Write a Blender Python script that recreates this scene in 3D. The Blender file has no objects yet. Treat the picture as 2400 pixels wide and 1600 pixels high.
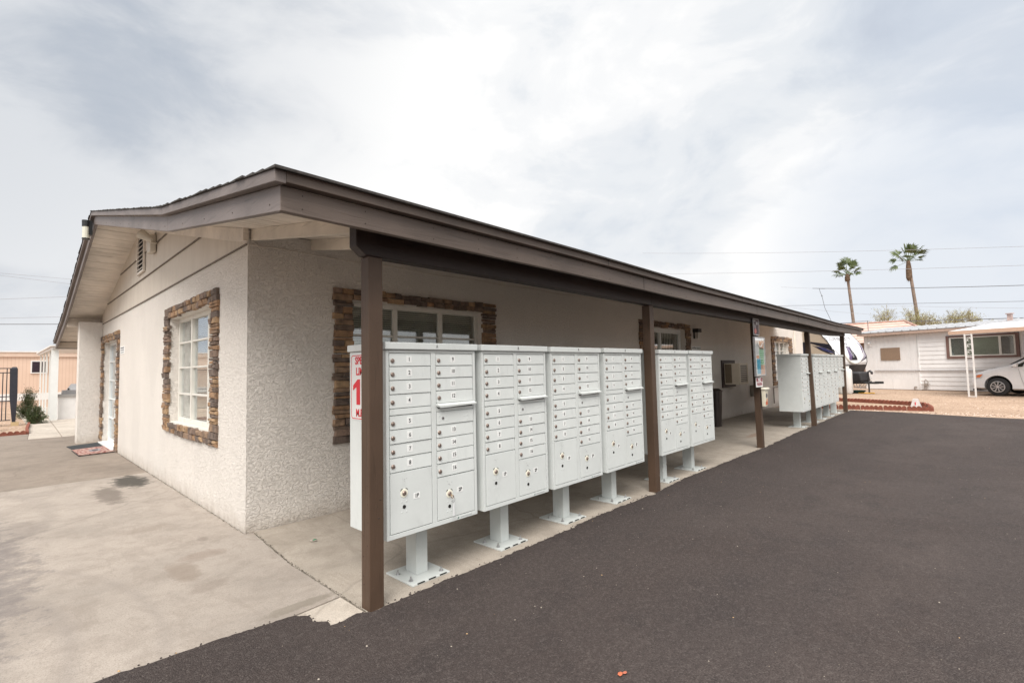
import bpy, bmesh, math, random
from mathutils import Vector, Matrix
random.seed(7)
R = math.radians
scene = bpy.context.scene
COL = scene.collection
# ------------------------------------------------------------------ materials
def newmat(name):
    m = bpy.data.materials.new(name); m.use_nodes = True
    nt = m.node_tree
    return m, nt, nt.nodes['Principled BSDF']
def N(nt, typ, **kw):
    n = nt.nodes.new(typ)
    for k, v in kw.items():
        if k in ('operation', 'blend_type', 'data_type', 'noise_dimensions', 'feature', 'distance', 'interpolation_type', 'wave_type', 'bands_direction', 'vector_type', 'sky_type', 'clamp'):
            setattr(n, k, v)
        else:
            n.inputs[k].default_value = v
    return n
def ramp(nt, src, stops):
    r = nt.nodes.new('ShaderNodeValToRGB')
    e = r.color_ramp.elements
    while len(e) > 1: e.remove(e[-1])
    e[0].position = stops[0][0]; c = stops[0][1]; e[0].color = (*c, 1) if isinstance(c, tuple) else (c, c, c, 1)
    for p, c in stops[1:]:
        x = e.new(p); x.color = (*c, 1) if isinstance(c, tuple) else (c, c, c, 1)
    nt.links.new(src, r.inputs[0])
    return r.outputs[0]
def coords(nt, scale=(1, 1, 1), kind='Object'):
    t = nt.nodes.new('ShaderNodeTexCoord'); mp = nt.nodes.new('ShaderNodeMapping')
    mp.inputs['Scale'].default_value = scale
    nt.links.new(t.outputs[kind], mp.inputs[0])
    return mp.outputs[0]
def noise(nt, vec, scale, detail=4, rough=.55, dist=0):
    n = nt.nodes.new('ShaderNodeTexNoise'); n.inputs['Scale'].default_value = scale
    n.inputs['Detail'].default_value = detail; n.inputs['Roughness'].default_value = rough; n.inputs['Distortion'].default_value = dist
    nt.links.new(vec, n.inputs['Vector'])
    return n.outputs['Fac']
def mixc(nt, fac, a, b, mode='MIX'):
    n = nt.nodes.new('ShaderNodeMix'); n.data_type = 'RGBA'; n.blend_type = mode
    for s, v in ((n.inputs[0], fac), (n.inputs[6], a), (n.inputs[7], b)):
        if isinstance(v, bpy.types.NodeSocket): nt.links.new(v, s)
        elif isinstance(v, (int, float)): s.default_value = v
        else: s.default_value = (*v, 1)
    return n.outputs[2]
def math_(nt, op, a, b=None, clamp=False):
    n = nt.nodes.new('ShaderNodeMath'); n.operation = op; n.use_clamp = clamp
    for i, v in enumerate((a, b)):
        if v is None: continue
        if isinstance(v, bpy.types.NodeSocket): nt.links.new(v, n.inputs[i])
        else: n.inputs[i].default_value = v
    return n.outputs[0]
def bump(nt, h, bs, strength=.3, dist=.01, prev=None):
    b = nt.nodes.new('ShaderNodeBump'); b.inputs['Strength'].default_value = strength; b.inputs['Distance'].default_value = dist
    nt.links.new(h, b.inputs['Height'])
    if prev is not None: nt.links.new(prev, b.inputs['Normal'])
    nt.links.new(b.outputs[0], bs.inputs['Normal'])
    return b.outputs[0]
def simple(name, col, rough=.6, var=.12, vs=6, bs=0, bscale=60, metal=0, spec=.5, stretch=(1, 1, 1), dirt=0):
    m, nt, b = newmat(name)
    v = coords(nt, stretch)
    n = noise(nt, v, vs, 5)
    lo = tuple(c * (1 - var) for c in col); hi = tuple(min(1, c * (1 + var)) for c in col)
    c = ramp(nt, n, [(.3, lo), (.7, hi)])
    if dirt:
        d = noise(nt, coords(nt, (1, 1, .35)), vs * 1.7, 8, .7)
        c = mixc(nt, ramp(nt, d, [(.52, 0.0), (.75, dirt)]), c, tuple(x * .45 for x in col))
    nt.links.new(c, b.inputs['Base Color'])
    b.inputs['Roughness'].default_value = rough; b.inputs['Metallic'].default_value = metal
    b.inputs['Specular IOR Level'].default_value = spec
    if bs: bump(nt, noise(nt, v, bscale, 4), b, bs, .005)
    return m
def stucco(name, col, sc=1.0):
    m, nt, b = newmat(name)
    v = coords(nt)
    n1 = noise(nt, coords(nt, (.85, .85, 1.2)), 42 * sc, 4, .6, .9)
    n2 = noise(nt, v, 52 * sc, 3, .6, .6)
    n3 = noise(nt, v, 5 * sc, 3, .5, .5)
    r1 = ramp(nt, n1, [(.38, 0.0), (.50, .9), (.58, 1.0), (.68, .45)])
    h = math_(nt, 'ADD', r1, math_(nt, 'MULTIPLY', n2, .9)); h = math_(nt, 'ADD', h, math_(nt, 'MULTIPLY', n3, 1.2))
    bump(nt, h, b, 1.0, .0068)
    big = noise(nt, coords(nt, (1, 1, .5)), 1.3, 6, .65)
    c = ramp(nt, big, [(.35, tuple(c * .94 for c in col)), (.65, col)])
    c = mixc(nt, ramp(nt, r1, [(.0, .16), (.5, 0.0)]), c, tuple(x * .76 for x in col))  # pits darkened in colour: painted shade that makes the relief read
    # splashed dirt at the wall foot and faint drip marks lower down, with ragged outlines of their own
    sz = nt.nodes.new('ShaderNodeSeparateXYZ'); nt.links.new(v, sz.inputs[0])
    foot = math_(nt, 'ADD', sz.outputs[2], math_(nt, 'MULTIPLY', noise(nt, coords(nt, (1, 1, .6)), 7, 6, .7), .35))
    c = mixc(nt, ramp(nt, foot, [(.16, .5), (.24, .22), (.36, 0.0)]), c, (.36, .29, .22))
    pat = noise(nt, coords(nt, (1, 1, .8)), .9, 3, .4)
    c = mixc(nt, ramp(nt, pat, [(.56, 0.0), (.575, .16)]), c, tuple(x * .82 for x in col))
    nt.links.new(c, b.inputs['Base Color']); b.inputs['Roughness'].default_value = .85
    b.inputs['Specular IOR Level'].default_value = .25
    return m
def paintwood(name, col, axis='x', rough=.55, grain=.5, chips=0.0, chipcol=(.2, .17, .15), spec=.4):
    m, nt, b = newmat(name)
    st = {'x': (1.2, 22, 22), 'z': (22, 22, 1.2), 'y': (22, 1.2, 22)}[axis]
    v = coords(nt, st)
    n = noise(nt, v, 2.2, 6, .6, .6)
    big = noise(nt, coords(nt), 1.6, 5, .6)
    c = ramp(nt, big, [(.3, tuple(x * .8 for x in col)), (.7, tuple(x * 1.22 for x in col))])
    c = mixc(nt, ramp(nt, n, [(.30, .5), (.42, 0.0)]), c, tuple(x * .5 for x in col))
    if chips:
        ch = noise(nt, coords(nt, (3, 3, 3)), 9, 6, .75)
        c = mixc(nt, ramp(nt, ch, [(.62, 0.0), (.72, chips)]), c, chipcol)
    nt.links.new(c, b.inputs['Base Color']); b.inputs['Roughness'].default_value = rough
    b.inputs['Specular IOR Level'].default_value = spec
    bump(nt, n, b, grain, .004)
    return m
def blob(nt, c, r, wob=.9, ns=7):
    """soft irregular patch with a shape of its own on a horizontal surface"""
    t = nt.nodes.new('ShaderNodeTexCoord')
    s = nt.nodes.new('ShaderNodeVectorMath'); s.operation = 'SUBTRACT'; nt.links.new(t.outputs['Object'], s.inputs[0]); s.inputs[1].default_value = (c[0], c[1], 0)
    d = nt.nodes.new('ShaderNodeVectorMath'); d.operation = 'DIVIDE'; nt.links.new(s.outputs[0], d.inputs[0]); d.inputs[1].default_value = (r[0], r[1], 1e6)
    l = nt.nodes.new('ShaderNodeVectorMath'); l.operation = 'LENGTH'; nt.links.new(d.outputs[0], l.inputs[0])
    n = noise(nt, t.outputs['Object'], ns, 8, .75)
    x = math_(nt, 'ADD', l.outputs['Value'], math_(nt, 'MULTIPLY', math_(nt, 'SUBTRACT', n, .5), wob * 2))
    return ramp(nt, x, [(.55, 1.0), (.80, .55), (.86, .12), (1.1, 0.0)])
def concrete(name, col, stains=(), streak=.35, rough=.8, arcs=()):
    m, nt, b = newmat(name)
    v = coords(nt)
    n1 = noise(nt, v, 1.1, 8, .62, .3)
    n2 = noise(nt, coords(nt, (1.0, 1.5, 1)), 2.1, 9, .72, .5)
    n3 = noise(nt, v, 90, 3, .6)
    n4 = noise(nt, v, 14, 6, .7)
    c = ramp(nt, n1, [(.28, tuple(x * .74 for x in col)), (.5, col), (.74, tuple(min(1, x * 1.14) for x in col))])
    c = mixc(nt, ramp(nt, n2, [(.52, 0.0), (.70, streak)]), c, tuple(x * .62 for x in (col[0], col[1] * .96, col[2] * .93)))
    c = mixc(nt, ramp(nt, n3, [(.3, .6), (.5, 0.0)]), c, tuple(x * .6 for x in col))
    c = mixc(nt, ramp(nt, n4, [(.60, 0.0), (.64, .22), (.74, .45)]), c, tuple(x * .62 for x in (col[0] * .95, col[1] * .98, col[2])))
    vc = nt.nodes.new('ShaderNodeTexVoronoi'); vc.feature = 'DISTANCE_TO_EDGE'; vc.inputs['Scale'].default_value = .24
    wob = nt.nodes.new('ShaderNodeVectorMath'); wob.operation = 'ADD'; nz = nt.nodes.new('ShaderNodeTexNoise'); nz.inputs['Scale'].default_value = 2.5; nz.inputs['Detail'].default_value = 6
    nt.links.new(v, nz.inputs['Vector']); wsc = nt.nodes.new('ShaderNodeVectorMath'); wsc.operation = 'SCALE'; wsc.inputs['Scale'].default_value = .22; nt.links.new(nz.outputs['Color'], wsc.inputs[0])
    nt.links.new(v, wob.inputs[0]); nt.links.new(wsc.outputs[0], wob.inputs[1]); nt.links.new(wob.outputs[0], vc.inputs['Vector'])
    c = mixc(nt, ramp(nt, vc.outputs['Distance'], [(.0, .40), (.0018, .2), (.003, 0.0)]), c, tuple(x * .45 for x in col))
    n5 = noise(nt, v, 4.5, 10, .80, .3); n6 = noise(nt, coords(nt, (1.8, .7, 1)), 1.7, 9, .72, .8)
    c = mixc(nt, ramp(nt, n6, [(.545, 0.0), (.56, .28), (.62, .12), (.70, .0)]), c, tuple(x * .60 for x in (col[0], col[1] * .96, col[2] * .92)))
    c = mixc(nt, ramp(nt, noise(nt, v, 150, 2, .6), [(.38, .5), (.46, 0.0)]), c, tuple(x * .5 for x in col))
    c = mixc(nt, ramp(nt, n5, [(.48, 0.0), (.56, .28), (.60, .30), (.68, .6)]), c, tuple(x * .60 for x in (col[0], col[1] * .97, col[2] * .94)))
    c = mixc(nt, ramp(nt, n5, [(.30, .30), (.42, 0.0)]), c, tuple(min(1, x * 1.25) for x in col))
    if arcs:
        t2 = nt.nodes.new('ShaderNodeTexCoord')
        for (cx, cy, rs_) in arcs:
            s2 = nt.nodes.new('ShaderNodeVectorMath'); s2.operation = 'SUBTRACT'; nt.links.new(t2.outputs['Object'], s2.inputs[0]); s2.inputs[1].default_value = (cx, cy, 0)
            l2 = nt.nodes.new('ShaderNodeVectorMath'); l2.operation = 'LENGTH'; nt.links.new(s2.outputs[0], l2.inputs[0])
            dist = math_(nt, 'ADD', l2.outputs['Value'], math_(nt, 'MULTIPLY', n1, .06))
            st_ = []
            for (r0, w_, a_) in rs_: st_ += [((r0 - w_) / 6, 0.0), (r0 / 6, a_), ((r0 + w_) / 6, 0.0)]
            c = mixc(nt, math_(nt, 'MULTIPLY', ramp(nt, math_(nt, 'DIVIDE', dist, 6.0), st_), ramp(nt, n5, [(.30, 1.0), (.65, .25)])), c, tuple(x * .50 for x in (col[0], col[1], col[2] * 1.05)))
    rr = None
    for (cc, rad, amt, tint) in stains:
        f = math_(nt, 'MULTIPLY', blob(nt, cc, rad), amt)
        c = mixc(nt, f, c, tint)
        rr = f if rr is None else math_(nt, 'MAXIMUM', rr, f)
    nt.links.new(c, b.inputs['Base Color'])
    b.inputs['Roughness'].default_value = rough; b.inputs['Specular IOR Level'].default_value = .35
    h = math_(nt, 'ADD', n3, math_(nt, 'MULTIPLY', n4, .8))
    bump(nt, h, b, .22, .004)
    return m
def asphalt(name):
    m, nt, b = newmat(name)
    v = coords(nt)
    fine = noise(nt, v, 120, 3, .75)
    med = noise(nt, v, 34, 4, .7)
    vor = nt.nodes.new('ShaderNodeTexVoronoi'); vor.inputs['Scale'].default_value = 150; nt.links.new(v, vor.inputs['Vector'])
    big = noise(nt, v, .45, 8, .66, .6)
    lane = noise(nt, coords(nt, (.22, 1.1, 1)), 1.2, 6, .65, .3)
    mid = noise(nt, v, 2.6, 7, .7)
    c = ramp(nt, big, [(.30, (.052, .039, .036)), (.50, (.070, .055, .051)), (.72, (.094, .076, .071))])
    c = mixc(nt, ramp(nt, lane, [(.40, .45), (.55, 0.0)]), c, (.050, .041, .040))
    c = mixc(nt, ramp(nt, mid, [(.36, .50), (.50, 0.0)]), c, (.040, .033, .033))
    sx = nt.nodes.new('ShaderNodeSeparateXYZ'); nt.links.new(v, sx.inputs[0])
    yy = math_(nt, 'ADD', sx.outputs[1], math_(nt, 'MULTIPLY', math_(nt, 'SUBTRACT', big, .5), 2.4))   # the unworn strip along the slab is darker than the driven lane
    c = mixc(nt, math_(nt, 'MULTIPLY', ramp(nt, math_(nt, 'DIVIDE', math_(nt, 'ADD', yy, 6.0), 6.0), [(.30, 0.0), (.62, 1.0)]), .42), c, (.036, .028, .026))
    c = mixc(nt, ramp(nt, med, [(.34, .35), (.48, 0.0)]), c, (.030, .024, .022))
    c = mixc(nt, ramp(nt, med, [(.54, 0.0), (.70, .45)]), c, (.13, .112, .104))
    c = mixc(nt, ramp(nt, fine, [(.34, .8), (.48, 0.0)]), c, (.018, .014, .014))
    c = mixc(nt, ramp(nt, fine, [(.56, 0.0), (.72, .42)]), c, (.15, .13, .12))
    hs = nt.nodes.new('ShaderNodeSeparateColor'); nt.links.new(vor.outputs['Color'], hs.inputs[0])
    c = mixc(nt, ramp(nt, hs.outputs[0], [(.0, .35), (.35, 0.0)]), c, (.034, .027, .025)); c = mixc(nt, ramp(nt, hs.outputs[0], [(.80, 0.0), (1.0, .38)]), c, (.15, .13, .12))
    sp = nt.nodes.new('ShaderNodeTexVoronoi'); sp.inputs['Scale'].default_value = 22; nt.links.new(v, sp.inputs['Vector'])
    rgb = nt.nodes.new('ShaderNodeSeparateColor'); nt.links.new(sp.outputs['Color'], rgb.inputs[0])
    speck = math_(nt, 'MULTIPLY', math_(nt, 'LESS_THAN', sp.outputs['Distance'], .07), math_(nt, 'GREATER_THAN', rgb.outputs[0], .86))
    c = mixc(nt, math_(nt, 'MULTIPLY', speck, .5), c, (.40, .34, .26))
    nt.links.new(c, b.inputs['Base Color'])
    b.inputs['Roughness'].default_value = .85; b.inputs['Specular IOR Level'].default_value = .25
    h = math_(nt, 'ADD', math_(nt, 'MULTIPLY', vor.outputs['Distance'], -1.2), math_(nt, 'MULTIPLY', med, .3))
    bump(nt, h, b, .8, .006)
    return m
def gravelmat(name, a, bcol):
    m, nt, b = newmat(name)
    v = coords(nt)
    vor = nt.nodes.new('ShaderNodeTexVoronoi'); vor.inputs['Scale'].default_value = 38; nt.links.new(v, vor.inputs['Vector'])
    hsv = nt.nodes.new('ShaderNodeSeparateColor'); nt.links.new(vor.outputs['Color'], hsv.inputs[0])
    c = ramp(nt, hsv.outputs[0], [(0, tuple(x * .62 for x in a)), (.5, a), (1, bcol)])
    big = noise(nt, coords(nt, (1, 1, 1)), .5, 6, .65)
    c = mixc(nt, ramp(nt, big, [(.35, .55), (.6, 0.0)]), c, tuple(x * .72 for x in a))
    c = mixc(nt, ramp(nt, noise(nt, coords(nt, (1.6, .35, 1)), 1.3, 5, .6), [(.52, 0.0), (.68, .45)]), c, tuple(x * .62 for x in a))
    nt.links.new(c, b.inputs['Base Color']); b.inputs['Roughness'].default_value = .95; b.inputs['Specular IOR Level'].default_value = .2
    bump(nt, vor.outputs['Distance'], b, .7, .015)
    return m
def metalpaint(name, col, rough=.38, dirt=.25, rnd_=0):
    m, nt, b = newmat(name)
    v = coords(nt)
    if rnd_:
        oi = nt.nodes.new('ShaderNodeObjectInfo'); va = nt.nodes.new('ShaderNodeVectorMath'); va.operation = 'ADD'; cb = nt.nodes.new('ShaderNodeCombineXYZ')
        q_ = math_(nt, 'MULTIPLY', oi.outputs['Random'], 37.0)
        for k_ in range(3): nt.links.new(q_, cb.inputs[k_])
        nt.links.new(v, va.inputs[0]); nt.links.new(cb.outputs[0], va.inputs[1]); v = va.outputs[0]
    n = noise(nt, v, 4, 6, .65)
    c = ramp(nt, n, [(.3, tuple(x * .93 for x in col)), (.7, tuple(min(1, x * 1.03) for x in col))])
    mp_ = nt.nodes.new('ShaderNodeMapping'); mp_.inputs['Scale'].default_value = (1, 1, .4); nt.links.new(v, mp_.inputs[0]); d = noise(nt, mp_.outputs[0], 9, 9, .74)
    if rnd_: c = mixc(nt, math_(nt, 'MULTIPLY', oi.outputs['Random'], .10), c, tuple(x * .7 for x in col))
    c = mixc(nt, ramp(nt, d, [(.55, 0.0), (.78, dirt)]), c, tuple(x * .6 for x in col))
    nt.links.new(c, b.inputs['Base Color'])
    nt.links.new(ramp(nt, n, [(.3, rough + .12), (.7, rough)]), b.inputs['Roughness'])
    b.inputs['Specular IOR Level'].default_value = .45
    bump(nt, noise(nt, v, 240, 2, .5), b, .06, .001)
    return m
def glassy(name, col=(.02, .022, .025), rough=.04, alpha=.32):
    """window pane: mirror-like coat over a see-through pane"""
    m = bpy.data.materials.new(name); m.use_nodes = True
    nt = m.node_tree; nt.nodes.clear()
    o = nt.nodes.new('ShaderNodeOutputMaterial'); g = nt.nodes.new('ShaderNodeBsdfGlossy'); g.inputs['Roughness'].default_value = rough
    g.inputs['Color'].default_value = (.95, .97, 1, 1)
    t = nt.nodes.new('ShaderNodeBsdfTransparent'); t.inputs['Color'].default_value = (.93, .95, .94, 1)
    fr = nt.nodes.new('ShaderNodeLayerWeight'); fr.inputs['Blend'].default_value = .5
    f = math_(nt, 'ADD', math_(nt, 'MULTIPLY', math_(nt, 'POWER', fr.outputs['Facing'], 3.5), .9), alpha * .35, True)
    mx = nt.nodes.new('ShaderNodeMixShader'); nt.links.new(f, mx.inputs[0]); nt.links.new(t.outputs[0], mx.inputs[1]); nt.links.new(g.outputs[0], mx.inputs[2])
    nt.links.new(mx.outputs[0], o.inputs[0])
    return m
def leafmat(name, a, b_):
    m, nt, b = newmat(name)
    g = nt.nodes.new('ShaderNodeNewGeometry')
    c = ramp(nt, g.outputs['Random Per Island'], [(0, a), (1, b_)])
    nt.links.new(c, b.inputs['Base Color']); b.inputs['Roughness'].default_value = .6
    return m

WHITEW = (.815, .768, .716)
MT = dict(
    stucco=stucco('stucco_off_white', WHITEW),
    trimw=paintwood('painted_soffit', (.70, .64, .57), 'x', .6, .25),
    rafterw=paintwood('painted_rafter', (.66, .60, .52), 'y', .6, .3),
    siding=paintwood('gable_siding_paint', (.55, .50, .44), 'z', .6, .7),
    brown=paintwood('brown_fascia_paint', (.118, .090, .075), 'x', .5, .9, .45, (.20, .17, .15)),
    browny=paintwood('brown_rake_sheen', (.165, .138, .128), 'y', .5, .8, .5, (.27, .25, .24)),  # the same brown, lightened and greyed: sky reflection put into the colour
    beam=paintwood('brown_beam_shaded', (.022, .012, .010), 'x', .5, .6, .1),  # the same brown, near black: shade under the eave put into the colour
    post=paintwood('brown_post_paint', (.074, .045, .029), 'z', .55, .6, .3, (.13, .10, .085)),
    shingle=simple('asphalt_shingles', (.05, .045, .042), .95, .4, 30, .6, 200),
    mail=metalpaint('mailbox_grey_paint', (.655, .685, .675), .36, .45, 1),
    mailf=metalpaint('mailbox_door_paint', (.665, .695, .685), .40, .42, 1),
    mailp=metalpaint('pedestal_paint', (.54, .57, .56), .45, .65, 1),
    copper=simple('worn_lock_metal', (.30, .235, .205), .38, .3, 90, 0, 60, .6),
    steel=simple('galvanised_steel', (.45, .45, .46), .35, .2, 40, 0, 60, .8),
    cream=simple('cream_ring', (.85, .83, .70), .5, .03),
    lab=simple('label_white', (.80, .81, .80), .5, .02),
    blk=simple('black_print', (.02, .02, .022), .5, .05),
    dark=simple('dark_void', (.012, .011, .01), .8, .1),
    frame=simple('window_frame_white', (.66, .64, .59), .5, .06, 8),
    vinyl=simple('vinyl_white', (.74, .76, .75), .35, .03),
    blinds=simple('blind_slats', (.72, .69, .62), .55, .06, 4),
    glass=glassy('window_glass'),
    glassd=glassy('window_glass_dark', alpha=.2),
    asphalt=asphalt('asphalt'),
    gravel=gravelmat('gravel_tan', (.44, .31, .225), (.58, .45, .35)),
    redbrick=simple('red_edging', (.20, .065, .042), .9, .25, 14, .5, 80),
    white=simple('white_paint', (.72, .71, .70), .5, .05, 4, 0, 60, 0, .5, (1, 1, 1), .15),
    red=simple('red_print', (.60, .02, .035), .5, .05),
    green=simple('green_print', (.10, .45, .20), .5, .1),
    blue=simple('blue_print', (.05, .42, .62), .5, .1),
    orange=simple('orange_print', (.70, .33, .18), .5, .1),
    maroon=simple('maroon_print', (.25, .04, .06), .5, .1),
    rubber=simple('black_rubber', (.02, .02, .021), .75, .2, 20),
)
STONES = [simple('stone_%d' % i, c, .85, .45, 16, .8, 45) for i, c in enumerate([(.27, .165, .095), (.225, .15, .10), (.15, .108, .083), (.31, .205, .12), (.19, .13, .098), (.125, .093, .076)])]
# ------------------------------------------------------------------ mesh builder
class MB:
    def __init__(s): s.v = []; s.f = []; s.m = []
    def add(s, vs, fs, mi=0):
        o = len(s.v); s.v += [tuple(p) for p in vs]
        for f in fs: s.f.append([i + o for i in f]); s.m.append(mi)
        return s
    def box(s, x0, x1, y0, y1, z0, z1, mi=0):
        vs = [(x, y, z) for z in (z0, z1) for y in (y0, y1) for x in (x0, x1)]
        return s.add(vs, [(0, 2, 3, 1), (4, 5, 7, 6), (0, 1, 5, 4), (2, 6, 7, 3), (0, 4, 6, 2), (1, 3, 7, 5)], mi)
    def hexa(s, b, t, mi=0):
        """b, t: four corners each, counter-clockwise seen from above"""
        return s.add(list(b) + list(t), [(3, 2, 1, 0), (4, 5, 6, 7), (0, 1, 5, 4), (1, 2, 6, 5), (2, 3, 7, 6), (3, 0, 4, 7)], mi)
    def prism(s, pts, off, mi=0):
        n = len(pts); a = [Vector(p) for p in pts]; off = Vector(off)
        fs = [tuple(range(n))[::-1], tuple(range(n, 2 * n))] + [(i, (i + 1) % n, n + (i + 1) % n, n + i) for i in range(n)]
        return s.add(a + [p + off for p in a], fs, mi)
    def tube(s, pts, r, seg=8, mi=0, caps=True):
        pts = [Vector(p) for p in pts]; n = len(pts)
        rs = r if isinstance(r, (list, tuple)) else [r] * n
        o = len(s.v); ref = None
        for i, p in enumerate(pts):
            d = (pts[min(i + 1, n - 1)] - pts[max(i - 1, 0)])
            d = d.normalized() if d.length > 1e-9 else Vector((0, 0, 1))
            if ref is None:
                ref = d.orthogonal().normalized()
            ref = (ref - d * ref.dot(d)); ref = ref.normalized() if ref.length > 1e-6 else d.orthogonal().normalized()
            b = d.cross(ref)
            for k in range(seg):
                a = 2 * math.pi * k / seg
                s.v.append(tuple(p + (ref * math.cos(a) + b * math.sin(a)) * rs[i]))
        for i in range(n - 1):
            for k in range(seg):
                k2 = (k + 1) % seg
                s.f.append([o + i * seg + k, o + i * seg + k2, o + (i + 1) * seg + k2, o + (i + 1) * seg + k]); s.m.append(mi)
        if caps:
            s.f.append([o + k for k in range(seg)][::-1]); s.m.append(mi)
            s.f.append([o + (n - 1) * seg + k for k in range(seg)]); s.m.append(mi)
        return s
    def cyl(s, p0, p1, r0, r1=None, seg=16, mi=0):
        return s.tube([p0, p1], [r0, r0 if r1 is None else r1], seg, mi)
    def sheet(s, poly, z, mi=0):
        return s.add([(x, y, z) for x, y in poly], [tuple(range(len(poly)))], mi)
    def build(s, name, mats, parent=None, loc=(0, 0, 0), bevel=0, smooth=False, rot=0):
        me = bpy.data.meshes.new(name); me.from_pydata(s.v, [], s.f)
        if not isinstance(mats, (list, tuple)): mats = [mats]
        for m in mats: me.materials.append(m)
        for p, mi in zip(me.polygons, s.m): p.material_index = mi
        me.validate(); me.update()
        bm = bmesh.new(); bm.from_mesh(me); bmesh.ops.recalc_face_normals(bm, faces=bm.faces); bm.to_mesh(me); bm.free()
        if smooth:
            for p in me.polygons: p.use_smooth = True
            me.set_sharp_from_angle(angle=R(40))
        o = bpy.data.objects.new(name, me); COL.objects.link(o); o.location = loc; o.rotation_euler.z = rot
        if parent: o.parent = parent
        if bevel:
            b = o.modifiers.new('bevel', 'BEVEL'); b.width = bevel; b.segments = 2; b.limit_method = 'ANGLE'; b.angle_limit = R(35)
        return o
def tag(o, label=None, cat=None, group=None, kind=None):
    if label: o['label'] = label
    if cat: o['category'] = cat
    if group: o['group'] = group
    if kind: o['kind'] = kind
    return o
def thing(name, label, cat, loc=(0, 0, 0), rot=0, group=None):
    o = bpy.data.objects.new(name, None); COL.objects.link(o); o.location = loc; o.rotation_euler.z = rot
    o.empty_display_size = .2
    return tag(o, label, cat, group)
def kids(o): return [c for c in bpy.data.objects if c.parent == o]
def copy_tree(o, parent=None):
    c = o.copy(); COL.objects.link(c); c.parent = parent
    for ch in kids(o): copy_tree(ch, c)
    return c
_txt = {}
def text_mesh(s, size, bold=0.0, ext=.0006, cx=1.0):
    key = (s, size, bold, cx)
    if key in _txt: return _txt[key]
    cu = bpy.data.curves.new('t', 'FONT'); cu.body = s; cu.size = size; cu.align_x = 'CENTER'; cu.align_y = 'CENTER'
    cu.extrude = ext; cu.offset = bold; cu.space_character = cx; cu.resolution_u = 3
    ob = bpy.data.objects.new('t', cu); COL.objects.link(ob)
    dg = bpy.context.evaluated_depsgraph_get(); me = ob.evaluated_get(dg).to_mesh()
    r = ([tuple(v.co) for v in me.vertices], [tuple(p.vertices) for p in me.polygons])
    bpy.data.objects.remove(ob); bpy.data.curves.remove(cu)
    _txt[key] = r
    return r
def put_text(mb, s, size, org, right=(1, 0, 0), up=(0, 0, 1), mi=0, bold=0.0, squeeze=1.0):
    vs, fs = text_mesh(s, size, bold)
    o = Vector(org); r = Vector(right); u = Vector(up); n = r.cross(u)
    mb.add([o + r * (v[0] * squeeze) + u * v[1] + n * v[2] for v in vs], fs, mi)
# ------------------------------------------------------------------ ground
g = MB(); g.sheet([(-260, -260), (320, -260), (320, 320), (-260, 320)], -.022)
tag(g.build('ground', MT['gravel']), kind='structure', label='tan gravel ground around the lots')
rnd = random.Random(3)
def jag(pts, step, amp, seed):
    """subdivide a polyline and roughen it sideways"""
    rr = random.Random(seed); out = []
    lo = 0
    for (x0, y0), (x1, y1) in zip(pts, pts[1:]):
        L = math.hypot(x1 - x0, y1 - y0); n = max(1, int(L / step)); nx, ny = -(y1 - y0) / L, (x1 - x0) / L
        for i in range(n):
            t = i / n; lo = lo * .8 + rr.uniform(-amp, amp) * .6; a = lo + rr.uniform(-amp, amp) * .5
            out.append((x0 + (x1 - x0) * t + nx * a, y0 + (y1 - y0) * t + ny * a))
    out.append(pts[-1]); return out
edge = jag([(-9, -1.72), (-1.22, -1.80), (-.70, -1.842), (-.33, -1.885)], .03, .010, 1) + \
       jag([(-.33, -1.885), (-.27, -1.955), (-.285, -2.04), (-.23, -2.10), (-.235, -2.16), (-.16, -2.165), (-.06, -2.14), (0.0, -2.19)], .03, .006, 2) + \
       jag([(0.0, -2.19), (.42, -2.198), (1.0, -2.20), (2.36, -2.188), (3.4, -2.20), (3.5, -2.23), (3.6, -2.2), (4.45, -2.15), (5.9, -2.17), (7.3, -2.21), (9.6, -2.17), (13.9, -2.16), (15.75, -2.18)], .03, .013, 4)
far = jag([(15.75, -2.18), (15.70, -3.2), (15.15, -4.9), (15.05, -5.7), (14.9, -9), (14.6, -14)], .06, .02, 5)
g = MB(); poly = edge + far + [(14.6, -16), (-9, -16)]
g.sheet(poly, .008)
n = len(edge)
# broken lip along the slab
for (x0, y0), (x1, y1) in zip(edge, edge[1:]):
    g.add([(x0, y0, .008), (x1, y1, .008), (x1, y1 + .004, -.03), (x0, y0 + .004, -.03)], [(0, 1, 2, 3)])
tag(g.build('road', MT['asphalt']), kind='structure', label='dark asphalt drive')
g = MB(); rr = random.Random(11)
for i in range(3000):
    if i < 2500:
        k = rr.randrange(n - 1); x, y = edge[k]; y += rr.gauss(0, .022) - .004; x += rr.uniform(-.02, .02); s = rr.uniform(.0015, .0065) if rr.random() < .93 else rr.uniform(.006, .011)
    else:
        x = rr.uniform(-2, 14); y = rr.uniform(-6.5, -2.2) if rr.random() < .7 else rr.gauss(-2.9, .4); s = rr.uniform(.0012, .0036)
        if x < 3 and rr.random() < .3: s *= 1.5
    z = .002 if i < 2500 else .008; a = rr.uniform(0, 6.28); pts = []
    c, q = math.cos(a), math.sin(a)
    for dx, dy, dz in ((-1, -.7, 0), (1, -.8, 0), (.9, .8, 0), (-.8, 1, 0), (0, .1, 1.0)):
        pts.append((x + (dx * c - dy * q) * s, y + (dx * q + dy * c) * s, z + dz * s))
    g.add(pts, [(0, 1, 4), (1, 2, 4), (2, 3, 4), (3, 0, 4)], 0 if (i < 2500 and rr.random() < .93) else (1 if rr.random() < .8 else 2))
tag(g.build('loose_gravel', [MT['asphalt'], simple('pebble_light', (.36, .32, .27), .9, .3, 50), simple('pebble_tan', (.45, .30, .16), .9, .3, 50)]), kind='stuff', label='loose grit and pale chips scattered on the asphalt')
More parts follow.
